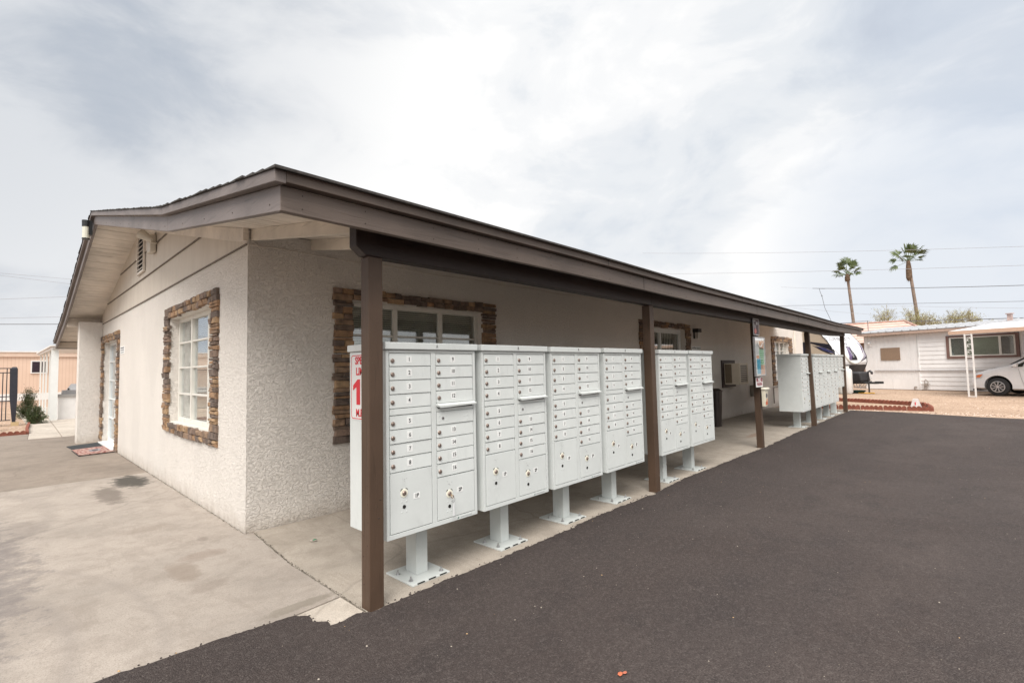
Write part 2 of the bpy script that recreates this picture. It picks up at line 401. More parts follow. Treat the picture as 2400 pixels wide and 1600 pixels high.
# concrete: two big slabs in front of the gable wall, the porch slab, the pale chip at its corner
DK = (.115, .095, .075)
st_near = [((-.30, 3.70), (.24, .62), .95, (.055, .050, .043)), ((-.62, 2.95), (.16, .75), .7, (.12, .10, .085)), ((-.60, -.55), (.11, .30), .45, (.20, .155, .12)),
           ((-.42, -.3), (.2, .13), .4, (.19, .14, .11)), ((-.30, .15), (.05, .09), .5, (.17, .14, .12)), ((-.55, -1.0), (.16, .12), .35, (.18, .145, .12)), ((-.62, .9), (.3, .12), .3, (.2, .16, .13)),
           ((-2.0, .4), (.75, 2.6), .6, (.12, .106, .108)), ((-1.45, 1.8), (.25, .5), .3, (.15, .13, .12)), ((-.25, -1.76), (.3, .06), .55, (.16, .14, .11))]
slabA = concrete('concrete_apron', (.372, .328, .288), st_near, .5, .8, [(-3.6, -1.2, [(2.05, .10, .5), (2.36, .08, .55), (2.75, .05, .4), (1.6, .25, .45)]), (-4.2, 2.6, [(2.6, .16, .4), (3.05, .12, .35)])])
slabB = concrete('concrete_back', (.262, .220, .184), [((-.5, 5.6), (.25, 1.0), .35, (.16, .13, .105)), ((-.45, 7.6), (.3, .9), .3, (.17, .14, .115))], .35)
slabC = concrete('concrete_porch', (.385, .34, .29), [((.35, -1.0), (.2, .16), .25, (.2, .165, .135)), ((.2, -.45), (.3, .3), .3, (.22, .185, .15)), ((6.5, -1.3), (.5, .3), .25, (.2, .16, .13)), ((9, -1.6), (.5, .12), .5, (.25, .15, .10))], .30)
slabD = concrete('concrete_walkway', (.50, .445, .385), [], .2)
def slab(name, poly, z, m, label, th=.12):
    g = MB(); g.prism([(x, y, z - th) for x, y in poly], (0, 0, th)); return tag(g.build(name, m, bevel=.004), kind='structure', label=label)
jl = jag([(-.008, -2.25), (-.008, -1.0), (.066, -.045)], .05, .004, 9)
slab('concrete_pavement', [(-9, -2.0), (-9, 4.52), (-.006, 4.28), (-.006, -.03)] + [(.056, -.03)] + [(x - .010, y) for x, y in jl[::-1]][:-8] + [(-.02, -1.84), (-.40, -1.87), (-.4, -2.0)], 0, slabA, 'worn grey concrete in front of the gable wall')
slab('concrete_pavement', [(-9, 4.535), (-9, 13.55), (-1.06, 13.35), (-1.12, 11.76), (.0, 11.62), (-.006, 4.295)], 0, slabB, 'browner concrete towards the side door')
slab('porch_slab', [(x, y) for x, y in jl] + [(.07, -.005), (15.95, -.005), (15.95, -2.25)], 0, slabC, 'concrete porch slab under the mailboxes')
slab('concrete_patch', [(-.395, -1.885), (-.02, -1.855), (-.015, -2.3), (-.395, -2.3)], .001, slabD, 'pale concrete patch at the foot of the first post')
slab('path', [(-1.115, 11.77), (-.515, 11.70), (-.375, 20.2), (-.40, 30), (-1.2, 30), (-.985, 16.8), (-1.05, 13.4)], .004, slabD, 'pale side path')
slab('path', [(-.50, 11.70), (2.5, 11.6), (2.5, 30), (-.36, 30), (-.36, 20.2)], .004, slabD, 'pale path along the back yard')
# dark grit and weeds in the joint
g = MB(); rr = random.Random(21)
for i in range(420):
    t = rr.random(); y = -2.15 + t * 2.1; x = -.008 + (max(0, y + 1.0) / .955) * .074 + rr.gauss(0, .005); s = rr.uniform(.001, .0045)
    g.add([(x - s, y - s, .001), (x + s, y - s * .6, .001), (x + s * .4, y + s, .001), (x, y, .001 + s)], [(0, 1, 3), (1, 2, 3), (2, 0, 3)])
for i in range(700):
    t = rr.random(); y = rr.uniform(0, 7.1); x = -.004 - abs(rr.gauss(0, .010)); s = rr.uniform(.001, .005)
    g.add([(x - s, y - s, .001), (x + s, y - s * .6, .001), (x + s * .4, y + s, .001), (x, y, .001 + s)], [(0, 1, 3), (1, 2, 3), (2, 0, 3)])
tag(g.build('joint_grit', simple('joint_dirt', (.07, .06, .045), .95, .4, 30)), kind='stuff', label='dark grit in the slab joint and along the wall foot')
# ------------------------------------------------------------------ office building
BLD = thing('office_building', 'low off white stucco building with brown shingle eaves and a long porch', 'building')
def wall_panel(g, ax, c0, c1, us, zs, holes, mi=0):
    """ax 'x': wall along x between y=c0 (outer) and c1; ax 'y': wall along y between x=c0 and c1"""
    P = (lambda u, c, z: (u, c, z)) if ax == 'x' else (lambda u, c, z: (c, u, z))
    nu, nz = len(us) - 1, len(zs) - 1
    solid = lambda i, j: 0 <= i < nu and 0 <= j < nz and not any(h[0] - 1e-6 <= us[i] and us[i + 1] <= h[1] + 1e-6 and h[2] - 1e-6 <= zs[j] and zs[j + 1] <= h[3] + 1e-6 for h in holes)
    for i in range(nu):
        for j in range(nz):
            if not solid(i, j): continue
            a, b, c, d = us[i], us[i + 1], zs[j], zs[j + 1]
            for cc in (c0, c1): g.add([P(a, cc, c), P(b, cc, c), P(b, cc, d), P(a, cc, d)], [(0, 1, 2, 3)], mi)
            if not solid(i - 1, j): g.add([P(a, c0, c), P(a, c1, c), P(a, c1, d), P(a, c0, d)], [(0, 1, 2, 3)], mi)
            if not solid(i + 1, j): g.add([P(b, c0, c), P(b, c1, c), P(b, c1, d), P(b, c0, d)], [(0, 1, 2, 3)], mi)
            if not solid(i, j - 1): g.add([P(a, c0, c), P(b, c0, c), P(b, c1, c), P(a, c1, c)], [(0, 1, 2, 3)], mi)
            if not solid(i, j + 1): g.add([P(a, c0, d), P(b, c0, d), P(b, c1, d), P(a, c1, d)], [(0, 1, 2, 3)], mi)
WH = 2.82
HF = [(1.06, 3.0, .84, 2.235), (7.52, 9.53, .02, 2.27), (16.45, 18.28, .84, 2.2), (11.80, 12.44, .90, 1.47)]
HG = [(1.08, 3.04, .84, 2.23), (7.42, 9.35, .03, 2.22)]
us = sorted({0, 20.3} | {h[k] for h in HF for k in (0, 1)}); zs = sorted({-.05, WH} | {h[k] for h in HF for k in (2, 3)})
g = MB(); wall_panel(g, 'x', 0, .22, us, zs, HF)
g.build('front_wall', MT['stucco'], BLD)
us = sorted({.22, 10.0} | {h[k] for h in HG for k in (0, 1)}); zs = sorted({-.05, 2.68} | {h[k] for h in HG for k in (2, 3)})
g = MB(); wall_panel(g, 'y', 0, .22, us, zs, HG)
g.build('gable_wall', MT['stucco'], BLD)
g = MB(); g.box(-.41, .0, 9.60, 9.92, -.05, 2.72); g.build('wing_wall', MT['stucco'], BLD, bevel=.008)
g = MB(); g.box(20.08, 20.3, .22, 10, -.05, 2.82); g.box(.22, 20.08, 9.78, 10, -.05, 2.82); g.build('rear_wall', MT['stucco'], BLD)
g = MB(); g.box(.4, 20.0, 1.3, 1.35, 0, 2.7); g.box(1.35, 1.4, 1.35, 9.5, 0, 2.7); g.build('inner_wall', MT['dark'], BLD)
# --- roof shape
def zb(y):
    y = 10 - y if y > 5 else y
    return 2.68 + y * .236 if y >= 0 else 2.68 + y * .1705
_sx = [-1, 1.3, 4.6, 6.4, 9.3, 12.6, 15.2, 17]; _sz = [0, -.006, -.032, -.036, -.040, -.058, -.030, -.018]
def sag(x, y):
    if y > 0: return 0
    x = min(max(x, _sx[0]), _sx[-1])
    for i in range(len(_sx) - 1):
        if x <= _sx[i + 1]:
            t = (x - _sx[i]) / (_sx[i + 1] - _sx[i]); t = t * t * (3 - 2 * t)
            return (_sz[i] + (_sz[i + 1] - _sz[i]) * t) * min(1, -y / 2.44)
OV = -.63; XE = 16.6; XM = 20.95; YF = -2.44
xsF = [OV + (XE - OV) * i / 24 for i in range(25)]
def board_x(g, xs, y0, y1, dz0, dz1, mi=0):
    """board running along x at the eave, following the sag"""
    for a, b in zip(xs, xs[1:]):
        za, zb_ = sag(a, YF), sag(b, YF)
        g.hexa([(a, y0, dz0 + za), (b, y0, dz0 + zb_), (b, y1, dz0 + zb_), (a, y1, dz0 + za)],
               [(a, y0, dz1 + za), (b, y0, dz1 + zb_), (b, y1, dz1 + zb_), (a, y1, dz1 + za)])
def long_board(name, xs, y0, y1, dz0, dz1, mat, par):
    g = MB()
    ring = []
    for x in xs:
        s_ = sag(x, YF); ring += [(x, y0, dz0 + s_), (x, y0, dz1 + s_), (x, y1, dz1 + s_), (x, y1, dz0 + s_)]
    fs = [(0, 1, 2, 3), tuple(4 * (len(xs) - 1) + k for k in (3, 2, 1, 0))]
    for i in range(len(xs) - 1):
        for k in range(4): fs.append((4 * i + k, 4 * i + (k + 1) % 4, 4 * i + 4 + (k + 1) % 4, 4 * i + 4 + k))
    g.add(ring, fs)
    return g.build(name, mat, par, bevel=.003)
roof_g = MB()
# shingles: stepped courses on each slope, ragged at the rake
def shingle_slope(g, ya, yb, x0, x1, lift, rr, withsag):
    L = abs(yb - ya); n = int(L / .135); xs = [x0 + (x1 - x0) * i / 20 for i in range(21)] if withsag else [x0, x1]
    for i in range(n):
        p, q = ya + (yb - ya) * i / n, ya + (yb - ya) * (i + 1) / n
        if i == 0: p -= .035 * (1 if yb > ya else -1)
        jx = rr.uniform(-.008, .004); xl = list(xs); xl[0] += jx
        zt = lambda x, y, h: zb(max(min(y, 12.7), -2.52)) + sag(x, y) + lift + h
        up = .012 + rr.uniform(-.002, .003)
        for a, b in zip(xl, xl[1:]):
            g.hexa([(a, min(p, q), zt(a, min(p, q), 0)), (b, min(p, q), zt(b, min(p, q), 0)), (b, max(p, q), zt(b, max(p, q), 0)), (a, max(p, q), zt(a, max(p, q), 0))],
                   [(a, min(p, q), zt(a, min(p, q), up if p < q else .004)), (b, min(p, q), zt(b, min(p, q), up if p < q else .004)),
                    (b, max(p, q), zt(b, max(p, q), .004 if p < q else up)), (a, max(p, q), zt(a, max(p, q), .004 if p < q else up))])
rr = random.Random(5)
shingle_slope(roof_g, -2.485, 0, OV - .055, XE + .03, .197, rr, True)
shingle_slope(roof_g, 0, 5, OV - .055, XM, .197, rr, False)
shingle_slope(roof_g, 10, 5, OV - .055, XM, .197, rr, False)
shingle_slope(roof_g, 12.62, 10, OV - .055, XM, .197, rr, False)
ROOF = roof_g.build('roof', MT['shingle'], BLD)
g = MB()  # plank decking seen from below: boards parallel to the ridge with thin gaps
def planks(g, ya, yb, x0, x1, wsag, rr):
    n = max(1, round(abs(yb - ya) / .145)); xs = [x0 + (x1 - x0) * i / 12 for i in range(13)] if wsag else [x0, x1]
    for i in range(n):
        p, q = ya + (yb - ya) * i / n, ya + (yb - ya) * (i + 1) / n
        p, q = min(p, q) + .0045, max(p, q) - .0045; dz = rr.uniform(-.002, .002)
        for a, b in zip(xs, xs[1:]):
            z = lambda x, y: zb(y) + sag(x, y) + .146 + dz
            g.hexa([(a, p, z(a, p)), (b, p, z(b, p)), (b, q, z(b, q)), (a, q, z(a, q))], [(a, p, z(a, p) + .045), (b, p, z(b, p) + .045), (b, q, z(b, q) + .045), (a, q, z(a, q) + .045)])
planks(g, -2.40, 0, OV + .03, XE - .03, True, rr); planks(g, 0, 5, OV + .03, XM, False, rr); planks(g, 5, 10, OV + .03, XM, False, rr); planks(g, 10, 12.6, OV + .03, XM, False, rr)
g.build('soffit', MT['trimw'], ROOF)
long_board('fascia', [OV + .001] + xsF[1:], YF, YF + .038, 2.264, 2.392, MT['brown'], ROOF)
long_board('fascia_trim', [OV + .0105] + xsF[1:-1] + [XE + .02], YF - .048, YF + .02, 2.398, 2.460, MT['brown'], ROOF)
g = MB()  # rake boards on the gable end
def rake(g, x0, x1, y0, y1, d0, d1):
    n = max(1, int(abs(y1 - y0) / .6)); lo, hi = min(y0, y1), max(y0, y1)
    g.add([(x, y, zb(y) + d + (sag(OV, y) if y < 0 else 0)) for y, d in ((lo, d0), (hi, d0), (hi, d1), (lo, d1)) for x in (x0, x1)],
          [(0, 2, 4, 6), (1, 7, 5, 3), (0, 1, 3, 2), (2, 3, 5, 4), (4, 5, 7, 6), (6, 7, 1, 0)])
for (a, b) in ((YF + .002, -.002), (.002, 4.998)): rake(g, OV, OV + .038, a, b, 0, .130)
g.build('rake_board', MT['browny'], ROOF, bevel=.003)
g = MB()
for (a, b) in ((5.002, 9.998), (10.002, 12.60)): rake(g, OV, OV + .038, a, b, 0, .130)
g.build('rake_board', MT['browny'], ROOF, bevel=.003)
g = MB()
for (a, b) in ((YF - .048, -.002), (.002, 4.998)): rake(g, OV - .045, OV + .01, a, b, .134, .196)
g.build('rake_trim', MT['browny'], ROOF, bevel=.003)
g = MB()
for (a, b) in ((5.002, 9.998), (10.002, 12.62)): rake(g, OV - .045, OV + .01, a, b, .134, .196)
g.build('rake_trim', MT['browny'], ROOF, bevel=.003)
g = MB()  # right end of the porch roof
g.add([(x, y, zb(y) + d + sag(XE, y)) for y, d in ((YF + .04, 0), (-.01, 0), (-.01, .19), (YF + .04, .19)) for x in (XE - .04, XE)],
      [(0, 2, 4, 6), (1, 7, 5, 3), (0, 1, 3, 2), (2, 3, 5, 4), (4, 5, 7, 6), (6, 7, 1, 0)])
g.build('end_fascia', MT['browny'], ROOF)
g = MB(); g.box(OV + .04, XM, 12.56, 12.60, zb(12.6), zb(12.6) + .19); g.build('rear_fascia', MT['brown'], ROOF)
for yy in (9.97, 12.38):
    g = MB(); g.box(OV + .04, -.002 if yy < 10 else 3.0, yy, yy + .09, zb(yy) - .06 if yy < 10 else zb(yy) - .02, zb(yy) + .142 if yy < 10 else zb(yy) + .13)
    g.build('outlooker', MT['trimw'], ROOF)
g = MB(); rake(g, -.045, -.006, .055, 4.95, .012, .144); g.build('verge_rafter', MT['trimw'], ROOF)
g = MB(); g.box(-.05, -.004, -.03, .05, 2.70, 2.825); g.build('corner_block', MT['trimw'], ROOF)
xr = .02; rafter_me = None
while xr < XE - .1:
    g = MB(); x0, x1 = xr, xr + .042
    def ZR(y, d): return zb(y) + sag(xr, y) + d
    g.add([(x, y, ZR(y, d)) for y, d in ((YF + .04, .03), (-.002, .04), (-.002, .145), (YF + .04, .145)) for x in (x0, x1)],
          [(0, 2, 4, 6), (1, 7, 5, 3), (0, 1, 3, 2), (2, 3, 5, 4), (4, 5, 7, 6), (6, 7, 1, 0)])
    g.build('rafter', MT['rafterw'], ROOF, bevel=.002)
    xr += .58
# --- gable siding: three lapped courses of grooved panel
g = MB()
lv = [2.685, 3.07, 3.47, 4.2]
rr = random.Random(8)
for k in range(3):
    za, zt_ = lv[k], lv[k + 1]; xo = -.004 - .006 * k
    ylo = max(.004, (za - 2.78) / .236); 
    nn = 60
    poly = []
    cut = lambda y: min(zt_ + .02, zb(y) + .150)
    ys = [ylo + (10 - 2 * ylo) * i / nn for i in range(nn + 1)]
    for a, b in zip(ys, ys[1:]):
        za1, zb1 = max(za + .001, cut(a)), max(za + .001, cut(b))
        g.add([(xo, a, za), (xo, b, za), (xo, b, zb1), (xo, a, za1)], [(0, 1, 2, 3)])
        g.add([(xo, a, za), (xo, b, za), (.1, b, za), (.1, a, za)], [(0, 1, 2, 3)])
m, nt, b = newmat('grooved_panel')
v = coords(nt); w = nt.nodes.new('ShaderNodeTexWave'); w.wave_type = 'BANDS'; w.bands_direction = 'Y'; w.inputs['Scale'].default_value = 7.5; w.inputs['Distortion'].default_value = .3; w.inputs['Detail'].default_value = 2
nt.links.new(v, w.inputs['Vector'])
big = noise(nt, coords(nt, (1, 3, .6)), 2, 6, .6)
c = ramp(nt, big, [(.3, (.58, .52, .45)), (.7, (.66, .60, .52))]); c = mixc(nt, ramp(nt, w.outputs['Fac'], [(.05, .55), (.22, 0.0)]), c, (.34, .30, .26))
nt.links.new(c, b.inputs['Base Color']); b.inputs['Roughness'].default_value = .65
bump(nt, ramp(nt, w.outputs['Fac'], [(.0, 0.0), (.25, 1.0)]), b, .5, .008)
g.build('gable_siding', m, BLD)
g = MB()
for k in range(3):
    z0 = lv[k]; y0 = .01 if k == 0 else (z0 - 2.80) / .236
    g.box(-.016 - .006 * k, -.002, y0, 10 - y0, z0 - .014, z0 - .001)
g.build('drip_edge', simple('dark_gap_trim', (.16, .135, .11), .8, .2, 10), BLD)
# louvred vent
V = MB(); V.box(-.045, -.018, 4.76, 5.33, 3.165, 3.20); V.box(-.045, -.018, 4.76, 5.33, 3.80, 3.84); V.box(-.045, -.018, 4.76, 4.80, 3.2, 3.8); V.box(-.045, -.018, 5.29, 5.33, 3.2, 3.8)
VO = V.build('gable_vent', MT['trimw'], BLD)
V = MB(); V.box(-.019, -.017, 4.8, 5.29, 3.2, 3.8); V.build('vent_opening', MT['dark'], VO)
V = MB()
for i in range(8):
    z = 3.22 + i * .073; V.add([(-.05, 4.79, z), (-.05, 5.30, z), (-.02, 5.30, z + .04), (-.02, 4.79, z + .04), (-.05, 4.79, z + .012), (-.05, 5.30, z + .012), (-.02, 5.30, z + .052), (-.02, 4.79, z + .052)],
          [(0, 1, 2, 3), (4, 7, 6, 5), (0, 4, 5, 1), (2, 6, 7, 3), (1, 5, 6, 2), (0, 3, 7, 4)])
V.build('louvres', MT['trimw'], VO)
# --- porch beam and posts
g = MB(); xs = [-.095, -.03] + [1.5 + i * 1.5 for i in range(9)] + [15.30]
ring = []
BS = lambda x: .9 * sag(x, YF) + (.03 if x > 15 else 0)
for i, x in enumerate(xs):
    b0 = 2.175 + BS(x) + (.05 if i == 0 else 0); t0 = 2.372 + BS(x)
    y0, y1 = (-2.215, -2.125)
    ring += [(x, y0, b0), (x, y0, t0), (x, y1, t0), (x, y1, b0)]
fs = [(0, 1, 2, 3), tuple(4 * (len(xs) - 1) + k for k in (3, 2, 1, 0))]
for i in range(len(xs) - 1):
    for k in range(4): fs.append((4 * i + k, 4 * i + (k + 1) % 4, 4 * i + 4 + (k + 1) % 4, 4 * i + 4 + k))
g.add(ring, fs); g.build('porch_beam', MT['beam'], BLD, bevel=.006)
PX = [(0.0, -.004, -2.185), (3.62, 3.61, -2.20), (7.43, 7.40, -2.21), (11.16, 11.08, -2.235), (15.13, 15.16, -2.19)]
for xb, xt, yb_ in PX:
    g = MB(); w = .098
    zt = 2.177 + BS(xt)
    yt = -2.20
    g.hexa([(xb, yb_, -.03), (xb + w, yb_, -.03), (xb + w, yb_ + w, -.03), (xb, yb_ + w, -.03)], [(xt, yt, zt), (xt + w, yt, zt), (xt + w, yt + w, zt), (xt, yt + w, zt)])
    g.build('porch_post', MT['post'], BLD, bevel=.004)
# --- stone surrounds
def stones(parent, ax, face, rects, seed, vert):
    """rects: (u0,u1,z0,z1, direction) filled with irregular ledger stones standing out of the wall face"""
    rr = random.Random(seed); g = MB()
    def put(a, b, c, d, mi):
        t = rr.uniform(.024, .040); e = .0035
        a += e * rr.random(); b -= e * rr.random(); c += e * rr.random(); d -= e * rr.random()
        q = [rr.uniform(-.006, .006) for _ in range(8)]; ch = rr.uniform(.003, .009)
        o = [(a + q[0], c + q[1]), (b + q[2], c + q[3]), (b + q[4], d + q[5]), (a + q[6], d + q[7])]
        i_ = [(a + ch, c + ch), (b - ch, c + ch), (b - ch, d - ch), (a + ch, d - ch)]
        P = (lambda u, z, n: (u, face - n, z)) if ax == 'x' else (lambda u, z, n: (face - n, u, z))
        tt = [t + rr.uniform(-.008, .008) for _ in range(4)]
        g.add([P(u, z, -.01) for u, z in o] + [P(u, z, t - .010) for u, z in o] + [P(u, z, tt[k]) for k, (u, z) in enumerate(i_)],
              [(0, 1, 5, 4), (1, 2, 6, 5), (2, 3, 7, 6), (3, 0, 4, 7), (4, 5, 9, 8), (5, 6, 10, 9), (6, 7, 11, 10), (7, 4, 8, 11), (8, 9, 10), (8, 10, 11), (0, 3, 2, 1)], mi)
    for (u0, u1, z0, z1, dr) in rects:
        if dr == 'v':
            z = z0
            while z < z1 - .02:
                h = rr.choice((.03, .04, .05, .065, .08)); h = min(h, z1 - z)
                if z1 - z - h < .03: h = z1 - z
                a, b = u0 + rr.uniform(-.02, .012), u1 + rr.uniform(-.012, .02)
                r_ = rr.random()
                if r_ < .38:
                    m_ = a + (b - a) * rr.uniform(.35, .65); put(a, m_, z, z + h, rr.randrange(6)); put(m_, b, z, z + h, rr.randrange(6))
                elif r_ < .6 and h > .05:
                    put(a, b, z, z + h / 2, rr.randrange(6)); put(a, b, z + h / 2, z + h, rr.randrange(6))
                else: put(a, b, z, z + h, rr.randrange(6))
                z += h
        else:
            rows = 2; hh = (z1 - z0) / rows
            for k in range(rows):
                u = u0
                while u < u1 - .02:
                    w = rr.uniform(.08, .22); w = min(w, u1 - u)
                    if u1 - u - w < .05: w = u1 - u
                    j = rr.uniform(-.012, .012) if (k == rows - 1) else 0; j0 = rr.uniform(-.012, .012) if k == 0 else 0
                    put(u, u + w, z0 + k * hh + j0, z0 + (k + 1) * hh + j, rr.randrange(6)); u += w
    return g.build('stone_surround', STONES, parent)
def window(ax, face, o, depth, cols, rows, seed, surround, fm='frame', blinds=True, name='window', fw=.05, vertical=False):
    """o = (u0,u1,z0,z1) opening; cols / rows = positions of glazing bars; frame stands at `depth` behind the wall face"""
    P = (lambda u, n, z: (u, face + n, z)) if ax == 'x' else (lambda u, n, z: (face + n, u, z))
    def bx(g, a, b, n0, n1, c, d, mi=0):
        p, q = P(a, n0, c), P(b, n1, d); g.box(min(p[0], q[0]), max(p[0], q[0]), min(p[1], q[1]), max(p[1], q[1]), min(p[2], q[2]), max(p[2], q[2]), mi)
    u0, u1, z0, z1 = o; g = MB(); n0, n1 = depth, depth + .05
    bx(g, u0, u0 + fw, n0, n1, z0, z1); bx(g, u1 - fw, u1, n0, n1, z0, z1); bx(g, u0 + fw, u1 - fw, n0, n1, z1 - fw, z1); bx(g, u0 + fw, u1 - fw, n0, n1, z0, z0 + fw)
    for c, w in cols: bx(g, c - w / 2, c + w / 2, n0 - .004, n1 - .004, z0 + fw, z1 - fw)
    ed = [u0 + fw] + [x for c, w in cols for x in (c - w / 2, c + w / 2)] + [u1 - fw]
    for r_ in rows:
        for a, b in zip(ed[::2], ed[1::2]): bx(g, a, b, n0 + .004, n1 - .012, r_ - .011, r_ + .011)
    W = g.build(name, MT[fm], BLD, bevel=.003)
    g = MB(); bx(g, u0 + fw * .5, u1 - fw * .5, n0 + .030, n0 + .034, z0 + fw * .5, z1 - fw * .5); g.build('glass', MT['glass'], W)
    if blinds:
        g = MB()
        if not vertical:
            z = z0 + .03
            while z < z1 - .02:
                p = [P(u0 + .02, n0 + .062, z), P(u1 - .02, n0 + .062, z), P(u1 - .02, n0 + .080, z + .022), P(u0 + .02, n0 + .080, z + .022)]
                g.add(p, [(0, 1, 2, 3)]); z += .026
        else:
            u = u0 + .03
            while u < u1 - .05:
                p = [P(u, n0 + .08, z0 + .03), P(u + .085, n0 + .10, z0 + .03), P(u + .085, n0 + .10, z1 - .04), P(u, n0 + .08, z1 - .04)]
                g.add(p, [(0, 1, 2, 3)]); u += .08
        g.build('blinds', MT['blinds'], W)
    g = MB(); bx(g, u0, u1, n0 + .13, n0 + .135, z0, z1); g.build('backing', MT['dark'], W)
    if surround: stones(W, ax, face, surround, seed, True)
    return W
window('y', 0, (1.08, 3.04, .84, 2.23), .10, [(1.62, .05), (2.37, .05)], [1.21, 1.56, 1.895], 31,
       [(.85, 1.08, .70, 2.38, 'v'), (3.04, 3.29, .72, 2.38, 'v'), (1.08, 3.04, 2.235, 2.385, 'h'), (1.08, 3.04, .70, .835, 'h')])
window('x', 0, (1.06, 3.0, .84, 2.235), .09, [(1.665, .055), (2.345, .055)], [1.20, 1.54, 1.865], 37,
       [(.845, 1.055, .70, 2.36, 'v'), (3.0, 3.24, .70, 2.36, 'v'), (1.055, 3.0, 2.24, 2.36, 'h'), (1.055, 3.0, .70, .83, 'h')])
window('x', 0, (16.45, 18.28, .84, 2.2), .09, [(17.4, .10), (18.0, .08)], [1.2, 1.54, 1.87], 41,
       [(16.15, 16.45, .69, 2.35, 'v'), (18.28, 18.68, .69, 2.35, 'v'), (16.45, 18.28, 2.2, 2.36, 'h'), (16.45, 18.28, .69, .83, 'h')])
W = window('x', 0, (7.52, 9.53, .02, 2.27), .12, [(8.50, .06)], [], 43,
       [(7.33, 7.52, .0, 2.40, 'v'), (9.53, 9.75, .0, 2.40, 'v'), (7.52, 9.53, 2.275, 2.40, 'h')], 'vinyl', True, 'sliding_door', .09, True)
W = window('y', 0, (7.42, 9.35, .03, 2.22), .10, [(8.4, .07)], [.55, .97, 1.38, 1.80], 47,
       [(7.19, 7.42, .0, 2.38, 'v'), (9.35, 9.58, .0, 2.38, 'v'), (7.42, 9.35, 2.225, 2.38, 'h')], 'vinyl', False, 'sliding_door', .05)
g = MB(); g.box(-.07, .12, 7.43, 9.34, .002, .035); g.build('threshold', MT['white'], BLD)
g = MB(); g.box(18.99, 19.06, -.05, -.002, .0, 2.7); g.build('downpipe', MT['trimw'], BLD, bevel=.01)
g = MB(); g.box(1.04, 3.02, -.004, .085, .815, .842); g.build('window_sill', MT['frame'], BLD)
g = MB(); g.box(-.004, .095, 1.06, 3.06, .815, .842); g.build('window_sill', MT['frame'], BLD)
# old paint line / thin cable on the wall under the rafters
g = MB(); pts = [(x, -.006, 2.672 + .008 * math.sin(x * 5) - .003 * (x % 1.2)) for x in [i * .25 for i in range(0, 60)]]
g.tube(pts, .005, 5); g.tube([(.03, -.01, 2.72), (.10, -.008, 2.66), (.16, -.007, 2.668)], .004, 5)
g.build('wall_cable', MT['trimw'], BLD)

# nail heads and scarf joints on the painted timber
g = MB(); rr = random.Random(12)
xb, xt, yb_ = PX[0]
for k in range(26):
    z = .15 + k * .078 + rr.uniform(-.03, .03); yy = yb_ + rr.choice((.02, .07)) + rr.uniform(-.005, .005); g.cyl((xb - .002, yy, z), (xb + .001, yy, z), .0035, seg=6)
for k in range(9):
    z = .2 + rr.uniform(0, 1.9); g.cyl((xb + rr.uniform(.02, .08), yb_ - .003, z), (xb + .05, yb_ + .002, z), .0045, seg=6)
for k in range(40):
    x = -.55 + k * .42 + rr.uniform(-.05, .05)
    for dz in (.03, .10): g.cyl((x, YF - .0015, 2.264 + dz + sag(x, YF)), (x, YF + .001, 2.264 + dz + sag(x, YF)), .004, seg=6)
for k in range(12):
    y = -2.3 + k * .6; d0 = zb(y) + (sag(OV, y) if y < 0 else 0)
    g.cyl((OV - .0015, y, d0 + .04), (OV + .001, y, d0 + .04), .005, seg=6)
g.build('nail_heads', simple('rusty_nail', (.035, .022, .016), .7, .3, 50), BLD)
g = MB()
for x in (3.05, 6.7, 9.22, 12.9): g.box(x, x + .005, YF - .0015, YF + .01, 2.268 + sag(x, YF), 2.392 + sag(x, YF))
for x in (2.3, 5.9, 9.4, 13.1): g.box(x, x + .004, YF - .0495, YF - .04, 2.40 + sag(x, YF), 2.458 + sag(x, YF))
g.box(3.63, 3.636, -2.2165, -2.20, 2.16, 2.33); g.build('board_joint', MT['dark'], BLD)
# ------------------------------------------------------------------ cluster mailboxes
# local frame: x along the row from the cabinet's left edge, y = 0 at the cabinet front, z from the ground
CW = .775
def lock_mesh(g, x, z, y, r=.0145, mi=0):
    g.tube([(x, y + .002, z), (x, y - .004, z), (x, y - .007, z), (x, y - .0085, z)], [r, r, r * .82, r * .45], 14, mi)
    g.box(x - .0014, x + .0014, y - .0092, y - .008, z - .005, z + .005, mi + 1)
LOCKS = [MT['copper'], MT['dark']]
def door(par, name, x0, x1, z0, z1, tilt=.004):
    g = MB(); e = .0028
    a, b, c, d = x0 + e, x1 - e, z0 + e, z1 - e
    yb, yt = -.0045, -.0045 + tilt
    g.hexa([(a, yb, c), (b, yb, c), (b, .012, c), (a, .012, c)], [(a, yt, d), (b, yt, d), (b, .012, d), (a, .012, d)])
    return g.build(name, MT['mailf'], par, bevel=.0015)
